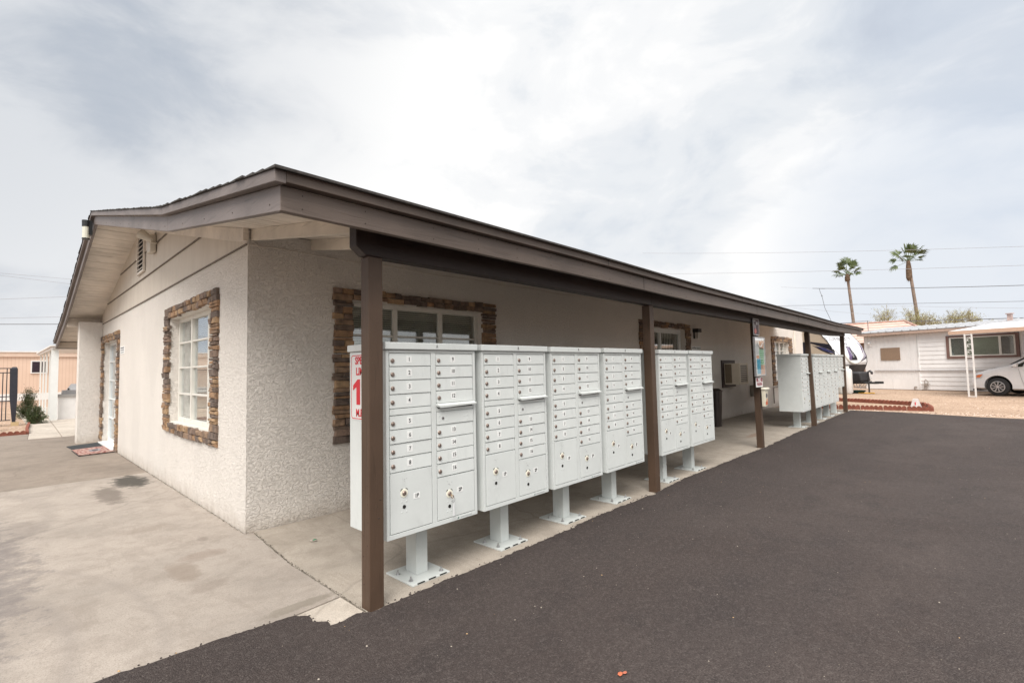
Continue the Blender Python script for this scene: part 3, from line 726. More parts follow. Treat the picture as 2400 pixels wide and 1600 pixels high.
def mail_unit(letter, short=False):
    t = thing('cluster_mailbox', 'x', 'mailbox unit')
    zb0 = .37 if not short else .735; zt = 1.592
    g = MB()
    g.box(0, CW, .010, .47, zb0, zt - .002)
    # front face frame
    fr = [(0, .022, zb0, zt - .002), (CW - .022, CW, zb0, zt - .002), (.022, CW - .022, zb0, zb0 + .030), (.022, CW - .022, 1.572, zt - .002), (.362, .402, zb0 + .03, 1.572)]
    for a, b, c, d in fr: g.box(a, b, -.003, .012, c, d)
    cab = g.build('cabinet', MT['mail'], t, bevel=.002)
    g = MB(); g.box(-.014, CW + .014, -.022, .485, zt, 1.640); g.build('cap', MT['mail'], t, bevel=.006)
    if letter:
        g = MB(); put_text(g, letter, .030, (CW * .5 + .015, -.0225, 1.617), squeeze=.8); g.build('letter_mark', simple('grey_print', (.16, .16, .16), .6), t)
    g = MB(); g.box(CW / 2 - .048, CW / 2 + .048, .165, .295, .012, zb0); g.build('pedestal', MT['mailp'], t, bevel=.003)
    g = MB(); px0, px1, py0, py1 = CW / 2 - .165, CW / 2 + .155, .045, .375
    g.box(px0, px1, py0, py1, .0, .012)
    B = g.build('base_plate', MT['mailp'], t, bevel=.002)
    g = MB()
    for k in range(3): g.box(px0 + .04 + k * .095, px0 + .10 + k * .095, py0 - .0015, py0 + .006, .006, .0125)
    g.build('plate_slot', MT['dark'], B)
    for bx_, by_ in ((px0 + .035, py0 + .07), (px0 + .035, py1 - .10), (px1 - .05, py1 - .05), (px1 - .04, py0 + .05)):
        g = MB(); g.cyl((bx_, by_, .012), (bx_, by_, .016), .016, seg=12); g.cyl((bx_, by_, .016), (bx_, by_, .027), .010, seg=6); g.cyl((bx_, by_, .027), (bx_, by_, .042), .0055, seg=8)
        g.build('anchor_bolt', MT['steel'], B)
    L0, L1, R0, R1 = .025, .360, .404, CW - .025
    def small(x0, x1, z0, z1, num):
        D = door(t, 'mail_door', x0, x1, z0, z1)
        zc = (z0 + z1) / 2
        g = MB(); lock_mesh(g, x0 + .024, zc - .006, -.004); g.build('lock', LOCKS, D)
        g = MB(); lx = x0 + .155; y = -.0028 - .0005
        g.box(lx - .021, lx + .021, y - .0009, y + .004, zc - .019, zc + .025)
        put_text(g, str(num), .037, (lx, y - .0012, zc + .003), mi=1, bold=.0006, squeeze=.90); g.build('number_label', [MT['lab'], MT['blk']], D)
    def parcel(x0, x1, z0, z1, s, lz):
        D = door(t, 'parcel_door', x0, x1, z0, z1, .001)
        lx = x0 + .105; y = -.0045
        g = MB(); g.tube([(lx, y + .002, lz), (lx, y - .0015, lz), (lx, y - .002, lz)], [.028, .028, .025], 20, 0)
        for a in (.9, 2.25):
            pts = [(lx + .0335 * math.cos(a + d), y - .0006, lz + .0335 * math.sin(a + d)) for d in (-.28, 0, .28)]
            g.tube(pts, .0022, 4, 1)
        g.build('lock_ring', [MT['cream'], MT['dark']], D)
        g = MB(); lock_mesh(g, lx, lz, y - .002, .016); g.build('lock', LOCKS, D)
        g = MB(); g.cyl((lx, y + .001, lz - .088), (lx, y - .002, lz - .088), .0125, seg=14); g.build('key_cylinder', MT['dark'], D)
        g = MB()
        for dx in (-.018, .018):
            for dz in (-.055, -.122): g.tube([(lx + dx, y + .001, lz + dz), (lx + dx, y - .0012, lz + dz), (lx + dx, y - .002, lz + dz)], [.0045, .0045, .002], 8)
        g.build('rivets', MT['mail'], D)
        g = MB(); tx = x0 + .205; tz = lz - .035 if s == '1P' else lz + .012
        g.box(tx - .026, tx + .026, y - .0008, y + .003, tz - .019, tz + .019); put_text(g, s, .036, (tx, y - .001, tz), mi=1, bold=.001, squeeze=.85)
        g.build('number_label', [MT['lab'], MT['blk']], D)
        g = MB(); rr = random.Random(hash(s) % 9 + len(letter or ''))
        for _ in range(4):
            a, c_ = lx + rr.uniform(-.03, .03), lz + rr.uniform(.055, .11)
            g.tube([(a, y - .0005, c_), (a + rr.uniform(-.012, .012), y - .0005, c_ + rr.uniform(-.012, .02))], .0009, 4)
        g.build('scratches', simple('scratch_grey', (.38, .38, .38), .7), D)
    if not short:
        for k, (z1, z0) in enumerate([(1.569, 1.481), (1.481, 1.390), (1.390, 1.298), (1.298, 1.205), (1.161, 1.068), (1.068, .976), (.976, .886), (.886, .792)]): small(L0, L1, z0, z1, k + 1)
        door(t, 'filler_panel', L0, L1, 1.161, 1.205, .001)
        for k, (z1, z0) in enumerate([(1.569, 1.482), (1.482, 1.395), (1.395, 1.305), (1.305, 1.216), (1.064, .972), (.972, .884), (.884, .792), (.792, .700)]): small(R0, R1, z0, z1, k + 9)
        parcel(L0, L1, .402, .790, '1P', .650); parcel(R0, R1, .402, .698, '2P', .572)
        zs_ = 1.205; zl = (1.064, 1.158)
    else:
        for k, (z1, z0) in enumerate([(1.569, 1.481), (1.481, 1.390), (1.390, 1.298), (1.298, 1.21)]): small(L0, L1, z0, z1, k + 1)
        for k, (z1, z0) in enumerate([(1.569, 1.481), (1.481, 1.390), (1.390, 1.298)]): small(R0, R1, z0, z1, k + 5)
        parcel(L0, L1, .768, 1.205, '1P', 1.02); parcel(R0, R1, .768, 1.08, '2P', .96)
        zs_ = 1.225; zl = (1.085, 1.170)
    # outgoing slot with its hood
    g = MB(); g.box(R0, R1, -.002, .012, zl[1] + .003, zs_ - .004); F = g.build('mail_slot', MT['mail'], t)
    g = MB(); g.add([(R0 - .004, -.004, zs_ + .012), (R1 + .006, -.004, zs_ + .012), (R1 + .006, -.038, zs_ - .002), (R0 - .004, -.038, zs_ - .002), (R0 - .004, -.004, zs_ - .006), (R1 + .006, -.004, zs_ - .006), (R1 + .006, -.036, zs_ - .012), (R0 + .012, -.036, zs_ - .020)],
                    [(0, 3, 2, 1), (4, 5, 6, 7), (0, 4, 7, 3), (3, 7, 6, 2), (2, 6, 5, 1), (0, 1, 5, 4)]); g.build('slot_hood', MT['mail'], F, bevel=.0015)
    g = MB(); g.box(R0 + .012, R1 - .008, -.0035, -.0015, zs_ - .024, zs_ - .005); g.build('slot_opening', MT['dark'], F)
    D = door(t, 'lock_panel', R0, R1, zl[0], zl[1], .001)
    zc = sum(zl) / 2; g = MB()
    for dx, dz in ((.025, .018), (.025, -.018), (.085, .018), (.085, -.018), (.255, .0), (.285, .03), (.285, 0.004), (.285, -.024)):
        g.tube([(R0 + dx, -.003, zc + dz), (R0 + dx, -.0055, zc + dz), (R0 + dx, -.0065, zc + dz)], [.005, .005, .002], 8)
    g.build('rivets', MT['mail'], D)
    g = MB(); g.tube([(R0 + .055, -.003, zc), (R0 + .055, -.0075, zc), (R0 + .055, -.008, zc)], [.011, .011, .006], 12, 0); g.cyl((R0 + .055, -.0075, zc), (R0 + .055, -.0085, zc), .004, seg=8, mi=1); g.build('lock', [MT['steel'], MT['dark']], D)
    # maker plate low on the frame: a small mark with faint letters
    g = MB(); g.box(CW - .20, CW - .02, -.0036, -.0028, zb0 + .008, zb0 + .022)
    g.add([(CW - .195, -.0042, zb0 + .009), (CW - .185, -.0042, zb0 + .009), (CW - .177, -.0042, zb0 + .021), (CW - .187, -.0042, zb0 + .021)], [(0, 1, 2, 3)], 1)
    for k in range(10): g.box(CW - .165 + k * .011, CW - .158 + k * .011, -.0042, -.0038, zb0 + .012, zb0 + .018, 2)
    g.build('maker_plate', [MT['mail'], MT['green'] if False else simple('maker_green', (.05, .14, .10), .5), simple('maker_grey', (.30, .32, .32), .5)], t)
    return t
GRPA = 'cluster mailboxes along the porch'
base = mail_unit(None)
YM = -2.142
near = [('A', .146, YM, 0), ('B', .985, YM - .006, .006), ('C', 1.832, YM - .003, -.004), ('D', 2.700, YM, .006), ('E', 3.895, YM, -.006), ('F', 4.745, YM - .004, .004)]
labs = {'A': 'pale grey mailbox unit marked A with a key hanging in its lower right lock', 'B': 'pale grey mailbox unit marked B, second of the near row', 'C': 'pale grey mailbox unit marked C, between units B and D',
        'D': 'pale grey mailbox unit marked D, just left of the second porch post', 'E': 'pale grey mailbox unit right after the second porch post', 'F': 'pale grey mailbox unit at the right end of the near row beside the dark bin'}
UN = {}
mkl = simple('letter_grey', (.14, .14, .14), .6)
for i, (L, x, y, rz) in enumerate(near):
    o = base if i == 0 else copy_tree(base)
    o.location = (x, y, 0.0); o.rotation_euler.z = rz
    tag(o, labs[L], 'mailbox unit', GRPA); UN[L] = o
    g = MB(); put_text(g, L, .034, (CW * .5 + .015, -.0225, 1.617), squeeze=.8); g.build('letter_mark', mkl, o)
farl = ['first mailbox unit of the far row, its blank grey side facing us', 'far mailbox unit seen just right of the fourth porch post', 'far mailbox unit, third from the left of the far row', 'far mailbox unit left of the short one, fourth of the far row']
for k, x in enumerate([10.46, 11.62, 12.53, 13.43]):
    o = copy_tree(base); o.location = (x, -2.15, 0); o.scale.x = 1.09; tag(o, farl[k], 'mailbox unit', GRPA)
sh = mail_unit(None, True); sh.location = (14.36, -2.15, 0); sh.scale.x = 1.10
tag(sh, 'shorter mailbox unit with tall parcel doors at the end of the far row', 'mailbox unit', GRPA)
jr = random.Random(5)
for u_ in [o for o in bpy.data.objects if o.get('category') == 'mailbox unit']:
    for d_ in kids(u_):   # no two doors hang quite the same
        if d_.name.startswith(('mail_door', 'parcel_door')): d_.location.y = jr.uniform(-.0008, .0012); d_.location.x = jr.uniform(-.0007, .0007); d_.rotation_euler.z = jr.uniform(-.0012, .0012)
        if d_.name.startswith('cap'): d_.location.z = jr.uniform(-.001, .003)
# key with tag hanging in unit A
K = thing('key', 'key ring with clear tag hanging in the lower right lock of unit A', 'key', (.146 + .404 + .105, YM - .016, .566))
g = MB(); g.tube([(0, 0, .002), (0, -.018, -.002)], .003, 6); g.tube([(.004 + .010 * math.cos(a), -.018, -.012 + .010 * math.sin(a)) for a in [i * .63 for i in range(11)]], .0035, 5); g.build('key_blade', simple('brass_key', (.42, .30, .20), .35, .1, 30, 0, 60, .8), K)
g = MB(); g.tube([(.010 + .014 * math.cos(a), -.019, -.034 + .018 * math.sin(a)) for a in [i * .5 for i in range(14)]], .0014, 5); g.build('ring', MT['steel'], K)
g = MB(); g.hexa([(.006, -.018, -.150), (.026, -.018, -.150), (.026, -.014, -.150), (.006, -.014, -.150)], [(.010, -.018, -.058), (.022, -.018, -.058), (.022, -.014, -.058), (.010, -.014, -.058)]); g.build('tag', simple('clear_tag', (.70, .71, .72), .25, .05), K, bevel=.002)
# speed limit sign taped to the side of unit A
S = MB(); X = .146 - .0025
y0, y1, z0, z1 = -1.690, -1.998, 1.118, 1.575
def rrect(y0, y1, z0, z1, r, x, n=5):
    pts = []
    for cy, cz, a0 in ((y0 - r, z1 - r, math.pi / 2), (y1 + r, z1 - r, 0), (y1 + r, z0 + r, -math.pi / 2), (y0 - r, z0 + r, -math.pi)):
        for k in range(n + 1):
            a = a0 - k * math.pi / 2 / n if False else a0 + (1 - k / n) * math.pi / 2 - 0
            pts.append((x, cy - r * math.cos(a), cz + r * math.sin(a)))
    return pts
def ring_strip(S, o, i, mi):
    n = len(o); S.add(o + i, [(k, (k + 1) % n, n + (k + 1) % n, n + k) for k in range(n)], mi)
def rr2(y0, y1, z0, z1, r, x, n=5):
    pts = []; sg = -1
    for (cy, cz, a0) in ((y1 + r, z1 - r, 0), (y0 - r, z1 - r, 90), (y0 - r, z0 + r, 180), (y1 + r, z0 + r, 270)):
        for k in range(n + 1):
            a = R(a0 + 90 * k / n); pts.append((x, cy - r * math.cos(a), cz + r * math.sin(a)))
    return pts
S.prism(rr2(y0, y1, z0, z1, .03, X), (.0022, 0, 0), 0)
ring_strip(S, rr2(y0 - .007, y1 + .007, z0 + .007, z1 - .007, .025, X - .0006), rr2(y0 - .013, y1 + .013, z0 + .013, z1 - .013, .02, X - .0006), 1)
yc = (y0 + y1) / 2
zc_ = 1.312; one = [(.045, -.088), (.045, .088), (.012, .088), (-.052, .045), (-.052, .010), (-.006, .034), (-.006, -.088)]
S.add([(X - .0012, yc + .068 - a, zc_ + c) for a, c in one], [tuple(range(7))], 1)
for s, sz, zz, bo, sq in (('SPEED', .072, 1.527, .002, .92), ('LIMIT', .072, 1.452, .002, .92), ('M.P.H.', .072, 1.166, .002, .84)):
    put_text(S, s, sz, (X - .0012, yc, zz), (0, -1, 0), (0, 0, 1), 1, bo, sq)
put_text(S, '5', .25, (X - .0012, yc - .068, 1.312), (0, -1, 0), (0, 0, 1), 1, .008, .9)
tag(S.build('speed_sign', [MT['white'], MT['red']]), 'white speed limit sign with red lettering on the side of unit A', 'sign')
# ------------------------------------------------------------------ things at the third post
PXc = 7.33; YP = -2.235
def scribble(g, x0, x1, z, h, y, mi, seed=1):
    # weathered print too small to read: a row of short uneven strokes
    rr = random.Random(int(x0 * 1000) + seed); x = x0
    while x < x1:
        w = rr.uniform(.25, .55) * h; g.add([(x, y, z + rr.uniform(0, .2) * h), (x + w, y, z + rr.uniform(0, .2) * h), (x + w, y, z + h * rr.uniform(.7, 1)), (x, y, z + h * rr.uniform(.7, 1))], [(0, 1, 2, 3)], mi); x += w + h * rr.uniform(.15, .4)
def post_sign(name, x0, x1, z0, z1, paint, label, cat='sign', th=.006):
    g = MB(); y = YP; g.box(x0, x1, y - th, y, z0, z1, 0); mats = paint(g, x0, x1, z0, z1, y - th - .0008)
    return tag(g.build(name, mats), label, cat)
def rect(g, x0, x1, z0, z1, y, mi): g.add([(x0, y, z0), (x1, y, z0), (x1, y, z1), (x0, y, z1)], [(0, 1, 2, 3)], mi)
def pA(g, x0, x1, z0, z1, y):
    rect(g, x0 + .015, x1 - .015, z0 + .012, z1 - .012, y, 1); 
    g.add([(x0 + .10 + .06 * math.cos(a), y - .001, z0 + .07 + .045 * math.sin(a)) for a in [i * .57 for i in range(11)]], [tuple(range(11))], 2)
    g.add([(x0 + .08 + .04 * math.cos(a), y - .0015, z0 + .145 + .04 * math.sin(a)) for a in [i * .57 for i in range(11)]], [tuple(range(11))], 3)
    g.add([(x0 + .19 + .025 * math.cos(a), y - .0015, z0 + .20 + .03 * math.sin(a)) for a in [i * .57 for i in range(11)]], [tuple(range(11))], 4)
    scribble(g, x0 + .03, x0 + .11, z1 - .05, .02, y - .002, 4)
    return [MT['steel'], simple('poster_dark', (.045, .012, .018), .5), simple('poster_coral', (.55, .15, .13), .5), simple('poster_grey', (.30, .27, .28), .5), MT['white']]
post_sign('notice_sign', 7.13, 7.43, 1.93, 2.21, pA, 'small framed maroon poster at the top of the third post')
M_ = thing('map_case', 'tall glass map case with a green, blue and orange site map on the third post', 'notice board', (7.35, YP, 1.23))
g = MB(); g.box(-.265, .265, -.02, .0, 0, .67); g.box(-.265, .265, -.035, -.02, 0, .015); g.box(-.265, .265, -.035, -.02, .655, .67); g.box(-.265, -.252, -.035, -.02, .015, .655); g.box(.252, .265, -.035, -.02, .015, .655); g.build('case_frame', MT['steel'], M_, bevel=.003)
g = MB(); y = -.0215
rect(g, -.25, .25, .02, .65, y, 0); rect(g, -.02, .21, .19, .48, y - .001, 1); rect(g, -.17, .02, .04, .32, y - .0015, 2); rect(g, .0, .24, .03, .19, y - .001, 3); rect(g, -.02, .22, .46, .60, y - .001, 3); rect(g, -.19, -.04, .30, .35, y - .002, 4)
for k in range(12): rect(g, -.22, -.06, .37 + k * .02, .376 + k * .02, y - .002, 5)
for k in range(7): rect(g, .0, .20, .21 + k * .04, .216 + k * .04, y - .002, 0)
for k in range(5): rect(g, .03 + k * .035, .034 + k * .035, .19, .48, y - .0022, 0)
g.tube([(-.10 + .13 * math.cos(a) + .12, y - .003, .60 + .10 * math.sin(a)) for a in [3.3 + i * .25 for i in range(12)]], .009, 5, 0)
g.build('site_map', [MT['lab'], simple('map_green', (.12, .45, .22), .6, .25, 30), simple('map_blue', (.08, .40, .58), .6, .2, 30), simple('map_peach', (.62, .36, .25), .6, .2, 30), MT['orange'], simple('map_grey', (.4, .42, .5), .6)], M_)
g = MB(); g.add([(-.25, -.032, .02), (.25, -.032, .02), (.25, -.032, .65), (-.25, -.032, .65)], [(0, 1, 2, 3)]); g.build('cover', MT['glassd'], M_)
def pB(g, x0, x1, z0, z1, y):
    rect(g, x0 + .012, x1 - .012, z0 + .088, z1 - .010, y, 1)
    put_text(g, 'NO', .088, ((x0 + x1) / 2, y - .001, z0 + .122), mi=0, bold=.003, squeeze=1.1)
    put_text(g, 'PARKING', .078, ((x0 + x1) / 2, y - .001, z0 + .046), mi=1, bold=.002, squeeze=.88)
    return [MT['lab'], MT['maroon']]
post_sign('notice_sign', 7.14, 7.48, 1.05, 1.215, pB, 'small maroon and white NO PARKING sign under the map case')
T_ = thing('leaflet_box', 'cream plastic leaflet box on the third post below the signs', 'box', (7.47, YP, .71))
g = MB(); g.hexa([(-.07, -.05, 0), (.07, -.05, 0), (.07, 0, 0), (-.07, 0, 0)], [(-.075, -.065, .28), (.075, -.065, .28), (.075, 0, .28), (-.075, 0, .28)]); g.build('body', simple('cream_plastic', (.66, .62, .50), .5, .05), T_, bevel=.008)
g = MB(); g.box(-.09, .10, -.085, 0, .282, .322); g.build('lid', simple('cream_lid', (.72, .69, .58), .45, .05), T_, bevel=.012)
g = MB(); g.add([(.0 + .045 * math.cos(a), -.062, .19 + .045 * math.sin(a)) for a in [i * .52 for i in range(12)]], [tuple(range(12))], 0); rect(g, -.045, .055, .03, .085, -.056, 1); rect(g, -.01, .05, .085, .13, -.060, 2); g.build('sticker', [simple('sticker_grey', (.12, .12, .14), .5), simple('sticker_red', (.55, .12, .05), .5), MT['orange']], T_)
# ------------------------------------------------------------------ things on the front wall
A = thing('air_conditioner', 'beige window air conditioner in a dark wooden frame low on the porch wall', 'air conditioner', (12.12, 0, 1.19))
g = MB()
for a, b, c, d in ((-.48, .48, -.37, -.29), (-.48, .48, .28, .36), (-.48, -.33, -.29, .28), (.32, .48, -.29, .28)): g.box(a, b, -.035, .0, c, d)
g.build('wood_frame', simple('dark_wood', (.055, .04, .036), .6, .3, 8), A, bevel=.003)
acm = metalpaint('aircon_beige', (.78, .70, .58), .5, .2)
g = MB(); g.box(-.33, .32, -.42, .25, -.285, -.255); g.box(-.33, .32, -.42, .25, .245, .275); g.box(-.33, -.30, -.42, .25, -.255, .245); g.box(.29, .32, -.42, .25, -.255, .245); g.box(-.3, .29, -.36, -.355, -.25, .24)
g.build('housing', acm, A, bevel=.004)
g = MB()
for k in range(22): 
    z = -.245 + k * .0225; g.box(-.336, -.328, -.22, -.05, z, z + .012)
g.box(-.331, -.3295, -.22, -.05, -.25, .25)
g.build('side_grille', simple('grille_brown', (.24, .19, .13), .5), A)
g = MB(); g.box(-.30, .29, -.425, -.412, -.255, -.235); g.box(-.30, .29, -.425, -.412, .22, .245); g.box(-.30, -.27, -.425, -.412, -.235, .22); g.box(.26, .29, -.425, -.412, -.235, .22)
for k in range(9):
    z = -.225 + k * .05; g.box(-.27, .26, -.418, -.408, z, z + .016)
FG = g.build('front_grille', acm, A)
g = MB(); g.box(-.27, .26, -.407, -.404, -.235, .22); g.build('grille_back', simple('grille_shadow', (.20, .17, .155), .6), FG)
L = thing('wall_light', 'small dark and white wall light beside the stone framed porch door', 'light', (10.02, 0, 2.2))
g = MB(); g.box(-.09, .12, -.14, -.0, .03, .12); g.box(-.06, .06, -.04, 0, -.12, .03); g.build('housing', simple('lamp_dark', (.02, .02, .022), .5), L, bevel=.008)
g = MB(); g.hexa([(-.05, -.11, -.12), (.05, -.11, -.12), (.05, -.04, -.12), (-.05, -.04, -.12)], [(-.06, -.13, .03), (.06, -.13, .03), (.06, -.04, .03), (-.06, -.04, .03)]); g.build('lens', simple('lamp_lens', (.45, .43, .40), .3), L, bevel=.006)
g = MB(); g.box(9.83, 10.35, -.008, -.001, 1.76, 1.90, 0)
scribble(g, 9.86, 10.06, 1.83, .05, -.0095, 1); scribble(g, 10.10, 10.32, 1.825, .05, -.0095, 1); scribble(g, 9.86, 10.3, 1.775, .03, -.0095, 1)
tag(g.build('notice_plate', [MT['lab'], MT['blk']]), 'white lettered plate on the wall right of the porch door', 'sign')
E_ = thing('meter_box', 'grey electrical box on the porch wall behind the third post', 'box', (14.0, 0, .47))
g = MB(); g.box(-.15, .15, -.10, 0, 0, .33); g.build('body', simple('meter_grey', (.33, .30, .26), .5), E_, bevel=.006); g = MB(); g.cyl((.27, -.12, .20), (.27, -.0, .20), .11, seg=18); g.box(.16, .38, -.04, 0, 0, .33); g.build('meter', simple('meter_dark', (.05, .045, .04), .4), E_)
g = MB(); g.tube([(16.0, -.05, .12), (16.0, -.05, .60), (16.03, -.05, .63), (16.06, -.05, .64), (17.2, -.05, .66)], .022, 8); tag(g.build('wall_pipe', simple('pipe_grey', (.30, .27, .24), .5)), 'bent pipe below the far stone framed window', 'pipe')
g = MB(); g.tube([(16.9, -.3, 0), (16.9, -.3, .03), (16.9, -.3, .17), (16.9, -.3, .20)], [.10, .12, .15, .12], 12); tag(g.build('clay_pot', simple('clay_brown', (.13, .06, .045), .8, .4, 12)), 'small dark brown pot by the wall behind the far mailboxes', 'pot')
# trash bin
T = thing('trash_bin', 'tall dark brown plastic bin between the near mailboxes and the wall', 'bin', (10.0, -.36, 0))
def rbox(g, w, d, z0, z1, r, top=1.0, n=4):
    ringf = lambda s, z: [(sx * (w * s - r) + r * math.cos(R(a0 + 90 * k / n)), sy * (d * s - r) + r * math.sin(R(a0 + 90 * k / n)), z) for sx, sy, a0 in ((1, 1, 0), (-1, 1, 90), (-1, -1, 180), (1, -1, 270)) for k in range(n + 1)]
    a, b = ringf(1.0, z0), ringf(top, z1); m = len(a)
    g.add(a + b, [tuple(range(m))[::-1], tuple(range(m, 2 * m))] + [(k, (k + 1) % m, m + (k + 1) % m, m + k) for k in range(m)])
bm_ = simple('brown_plastic', (.022, .014, .012), .45, .15, 5)
g = MB(); rbox(g, .14, .17, 0, .80, .05, 1.2); g.build('body', bm_, T, smooth=True)
g = MB(); rbox(g, .18, .21, .80, .835, .05, 1.0); rbox(g, .17, .20, .835, .88, .05, .72); g.build('lid', bm_, T, smooth=True)
# gable wall fittings
g = MB(); g.box(-.006, 0, 6.64, 7.10, 1.895, 2.04, 0)
for k in range(3):
    for j in range(7): g.box(-.0075, -.006, 6.68 + j * .055, 6.68 + j * .055 + .018 + .012 * ((j * 3 + k) % 3), 1.915 + k * .042, 1.915 + k * .042 + .022, 1)
tag(g.build('notice_plate', [MT['lab'], simple('plate_print', (.06, .06, .07), .5)]), 'small white lettered plate beside the stone framed side door', 'sign')
F = thing('flood_light', 'beige security light and siren box on the gable siding beside the vent', 'light', (0, 3.9, 3.42))
fm = simple('flood_beige', (.56, .52, .45), .5, .06)
g = MB(); g.box(-.10, -.02, .02, .26, -.10, .17); g.build('box', fm, F, bevel=.015)
g = MB(); g.tube([(-.04, -.04, .02), (-.12, -.10, .02), (-.16, -.13, .05)], .022, 8); g.tube([(-.10, -.16, .03), (-.17, -.13, .075), (-.24, -.10, .12)], [.035, .06, .075], 12); g.tube([(-.03, .10, .17), (-.02, .06, .22)], .012, 6); g.build('lamp_head', fm, F, smooth=True)
L = thing('rake_light', 'black capped lantern with a white lens fixed to the ridge end of the roof', 'light', (OV - .035, 5.12, 3.66))
g = MB(); g.cyl((-.055, 0, .17), (-.055, 0, .27), .052, .055, 14); g.box(-.06, 0.02, -.04, .04, .04, .27); g.cyl((-.055, 0, -.03), (-.055, 0, -.012), .050, .050, 14); g.build('cap', simple('lantern_black', (.012, .014, .016), .4), L)
g = MB(); g.cyl((-.055, 0, -.012), (-.055, 0, .17), .047, .047, 14); g.build('lens', simple('lantern_lens', (.60, .60, .52), .3, .05), L)
# door mats
g = MB(); g.add([(-.62, 9.10, .004), (-.03, 9.45, .004), (.0, 8.25, .004), (-.53, 8.12, .004)], [(0, 1, 2, 3)]); g = MB(); g.prism([(-.60, 9.12, .002), (-.02, 9.40, .002), (-.01, 8.30, .002), (-.54, 8.16, .002)], (0, 0, .012))
tag(g.build('door_mat', simple('black_mat', (.03, .034, .038), .95, .35, 60, .8, 150)), 'black ribbed door mat at the side door, the further one', 'mat')
m, nt, b = newmat('rug_pattern'); v = coords(nt); n_ = noise(nt, coords(nt, (3, 1.2, 1)), 7, 5, .7)
c = ramp(nt, n_, [(.35, (.06, .045, .05)), (.47, (.30, .10, .08)), (.55, (.42, .33, .29)), (.66, (.40, .20, .15)), (.75, (.10, .09, .10))]); nt.links.new(c, b.inputs['Base Color']); b.inputs['Roughness'].default_value = .95
g = MB(); g.prism([(-.575, 8.24, .0145), (-.02, 8.42, .0145), (-.03, 7.30, .0145), (-.55, 7.22, .0145)], (0, 0, .012), 0); g.prism([(-.585, 8.25, .002), (-.01, 8.43, .002), (-.02, 7.28, .002), (-.56, 7.20, .002)], (0, 0, .012), 1); g.add([(-.36, 7.95, .0275), (-.18, 8.0, .0275), (-.2, 7.6, .0275), (-.36, 7.58, .0275)], [(0, 1, 2, 3)], 2); g.add([(-.32, 7.87, .028), (-.22, 7.89, .028), (-.24, 7.68, .028), (-.32, 7.67, .028)], [(0, 1, 2, 3)], 3)
tag(g.build('door_mat', [m, MT['rubber'], simple('rug_grey', (.25, .23, .24), .9), simple('rug_dark', (.06, .055, .06), .9)]), 'reddish patterned door mat overlapping the black one', 'mat')
# litter
rr = random.Random(4)
def scrap(name, x, y, s, mats, label, cat, n=2):
    g = MB()
    for k in range(n):
        a = rr.uniform(0, 6.28); cx, cy = x + k * s * 1.1, y - k * s * .4; pts = []
        for j in range(6):
            r_ = s * rr.uniform(.6, 1.1); pts.append((cx + r_ * math.cos(a + j * 1.05), cy + r_ * .7 * math.sin(a + j * 1.05), .003 + rr.uniform(0, s * .5) + .008))
        g.add(pts + [(cx, cy, .012 + s * .5)], [(j, (j + 1) % 6, 6) for j in range(6)], k)
    return tag(g.build(name, mats), label, cat)
scrap('candy_wrapper', .30, -.70, .022, [simple('wrap_white', (.55, .45, .42), .4), simple('wrap_green', (.02, .20, .10), .3)], 'crumpled green and white wrapper on the porch slab', 'litter')
scrap('fallen_leaf', .463, -3.63, .020, [simple('leaf_orange', (.50, .13, .06), .7), simple('leaf_red', (.40, .12, .07), .7)], 'small orange leaf on the asphalt in the foreground', 'leaf')
# ------------------------------------------------------------------ white house on the right and what stands before it
HP = (29.85, -1.0, 0); HR = math.atan2(-.939, -.345)
def W_(s, d, z=0):
    return (29.85 - .345 * s + .939 * d, -1.0 - .939 * s - .345 * d, z)
hw = simple('house_white_boards', (.84, .83, .83), .55, .05, 3, .1, 20, 0, .4, (1, 1, 1), .2)
def lapped(name, col):
    m, nt, b = newmat(name)
    n_ = noise(nt, coords(nt, (1, 1, .5)), 1.5, 6, .65)
    c = ramp(nt, n_, [(.3, tuple(x * .86 for x in col)), (.7, col)])
    nt.links.new(c, b.inputs['Base Color']); b.inputs['Roughness'].default_value = .5
    return m
H = thing('neighbour_house', 'long low white house with lap siding and a brown framed window', 'house', HP, HR)
hwm = lapped('house_wall', (.84, .83, .83))
g = MB(); g.box(-.33, 2.07, .0, 6, 0, 2.85)
for i in range(13):
    x = -.30 + i * .185; g.box(x, x + .16, -.012, 0, .53, 2.78)
g.box(-.33, .9, -.02, .0, 0, .525); g.box(.91, 2.06, -.018, .0, 0, .515)
g.build('shed_wall', hwm, H)
g = MB(); g.box(2.07, 12, .0, 6, 0, 2.95)
z = .02; k = 0
while z < 2.75:
    h = .205
    seg = [(2.09, 12)] if (z + h < 1.46 or z > 2.52) else [(2.09, 3.19), (5.66, 12)]
    for a, b in seg: g.hexa([(a, -.024, z), (b, -.024, z), (b, 0, z), (a, 0, z)], [(a, -.006, z + h - .002), (b, -.006, z + h - .002), (b, 0, z + h - .002), (a, 0, z + h - .002)])
    z += h
g.build('wall', hwm, H)
g = MB(); g.box(2.04, 2.10, -.04, .0, 0, 2.75); 
for i in range(13): g.box(2.03, 2.05, -.044, -.04, .1 + i * .2, .12 + i * .2)
g.build('corner_board', hw, H)
g = MB(); rfm = simple('metal_roof', (.46, .47, .49), .45, .12, 3, 0, 60, .3)
xs = [-.5 + i * .35 for i in range(37)]
for a, b in zip(xs, xs[1:]):
    g.hexa([(a, -.35, 2.87), (b, -.35, 2.87), (b, 3, 3.22), (a, 3, 3.22)], [(a, -.35, 2.905), (b, -.35, 2.905), (b, 3, 3.26), (a, 3, 3.26)])
    g.tube([(a, -.36, 2.915), (a, 3, 3.27)], .03, 5)
g.box(-.5, 12.1, 3, 6.3, 3.0, 3.25)
g.build('roof', rfm, H)
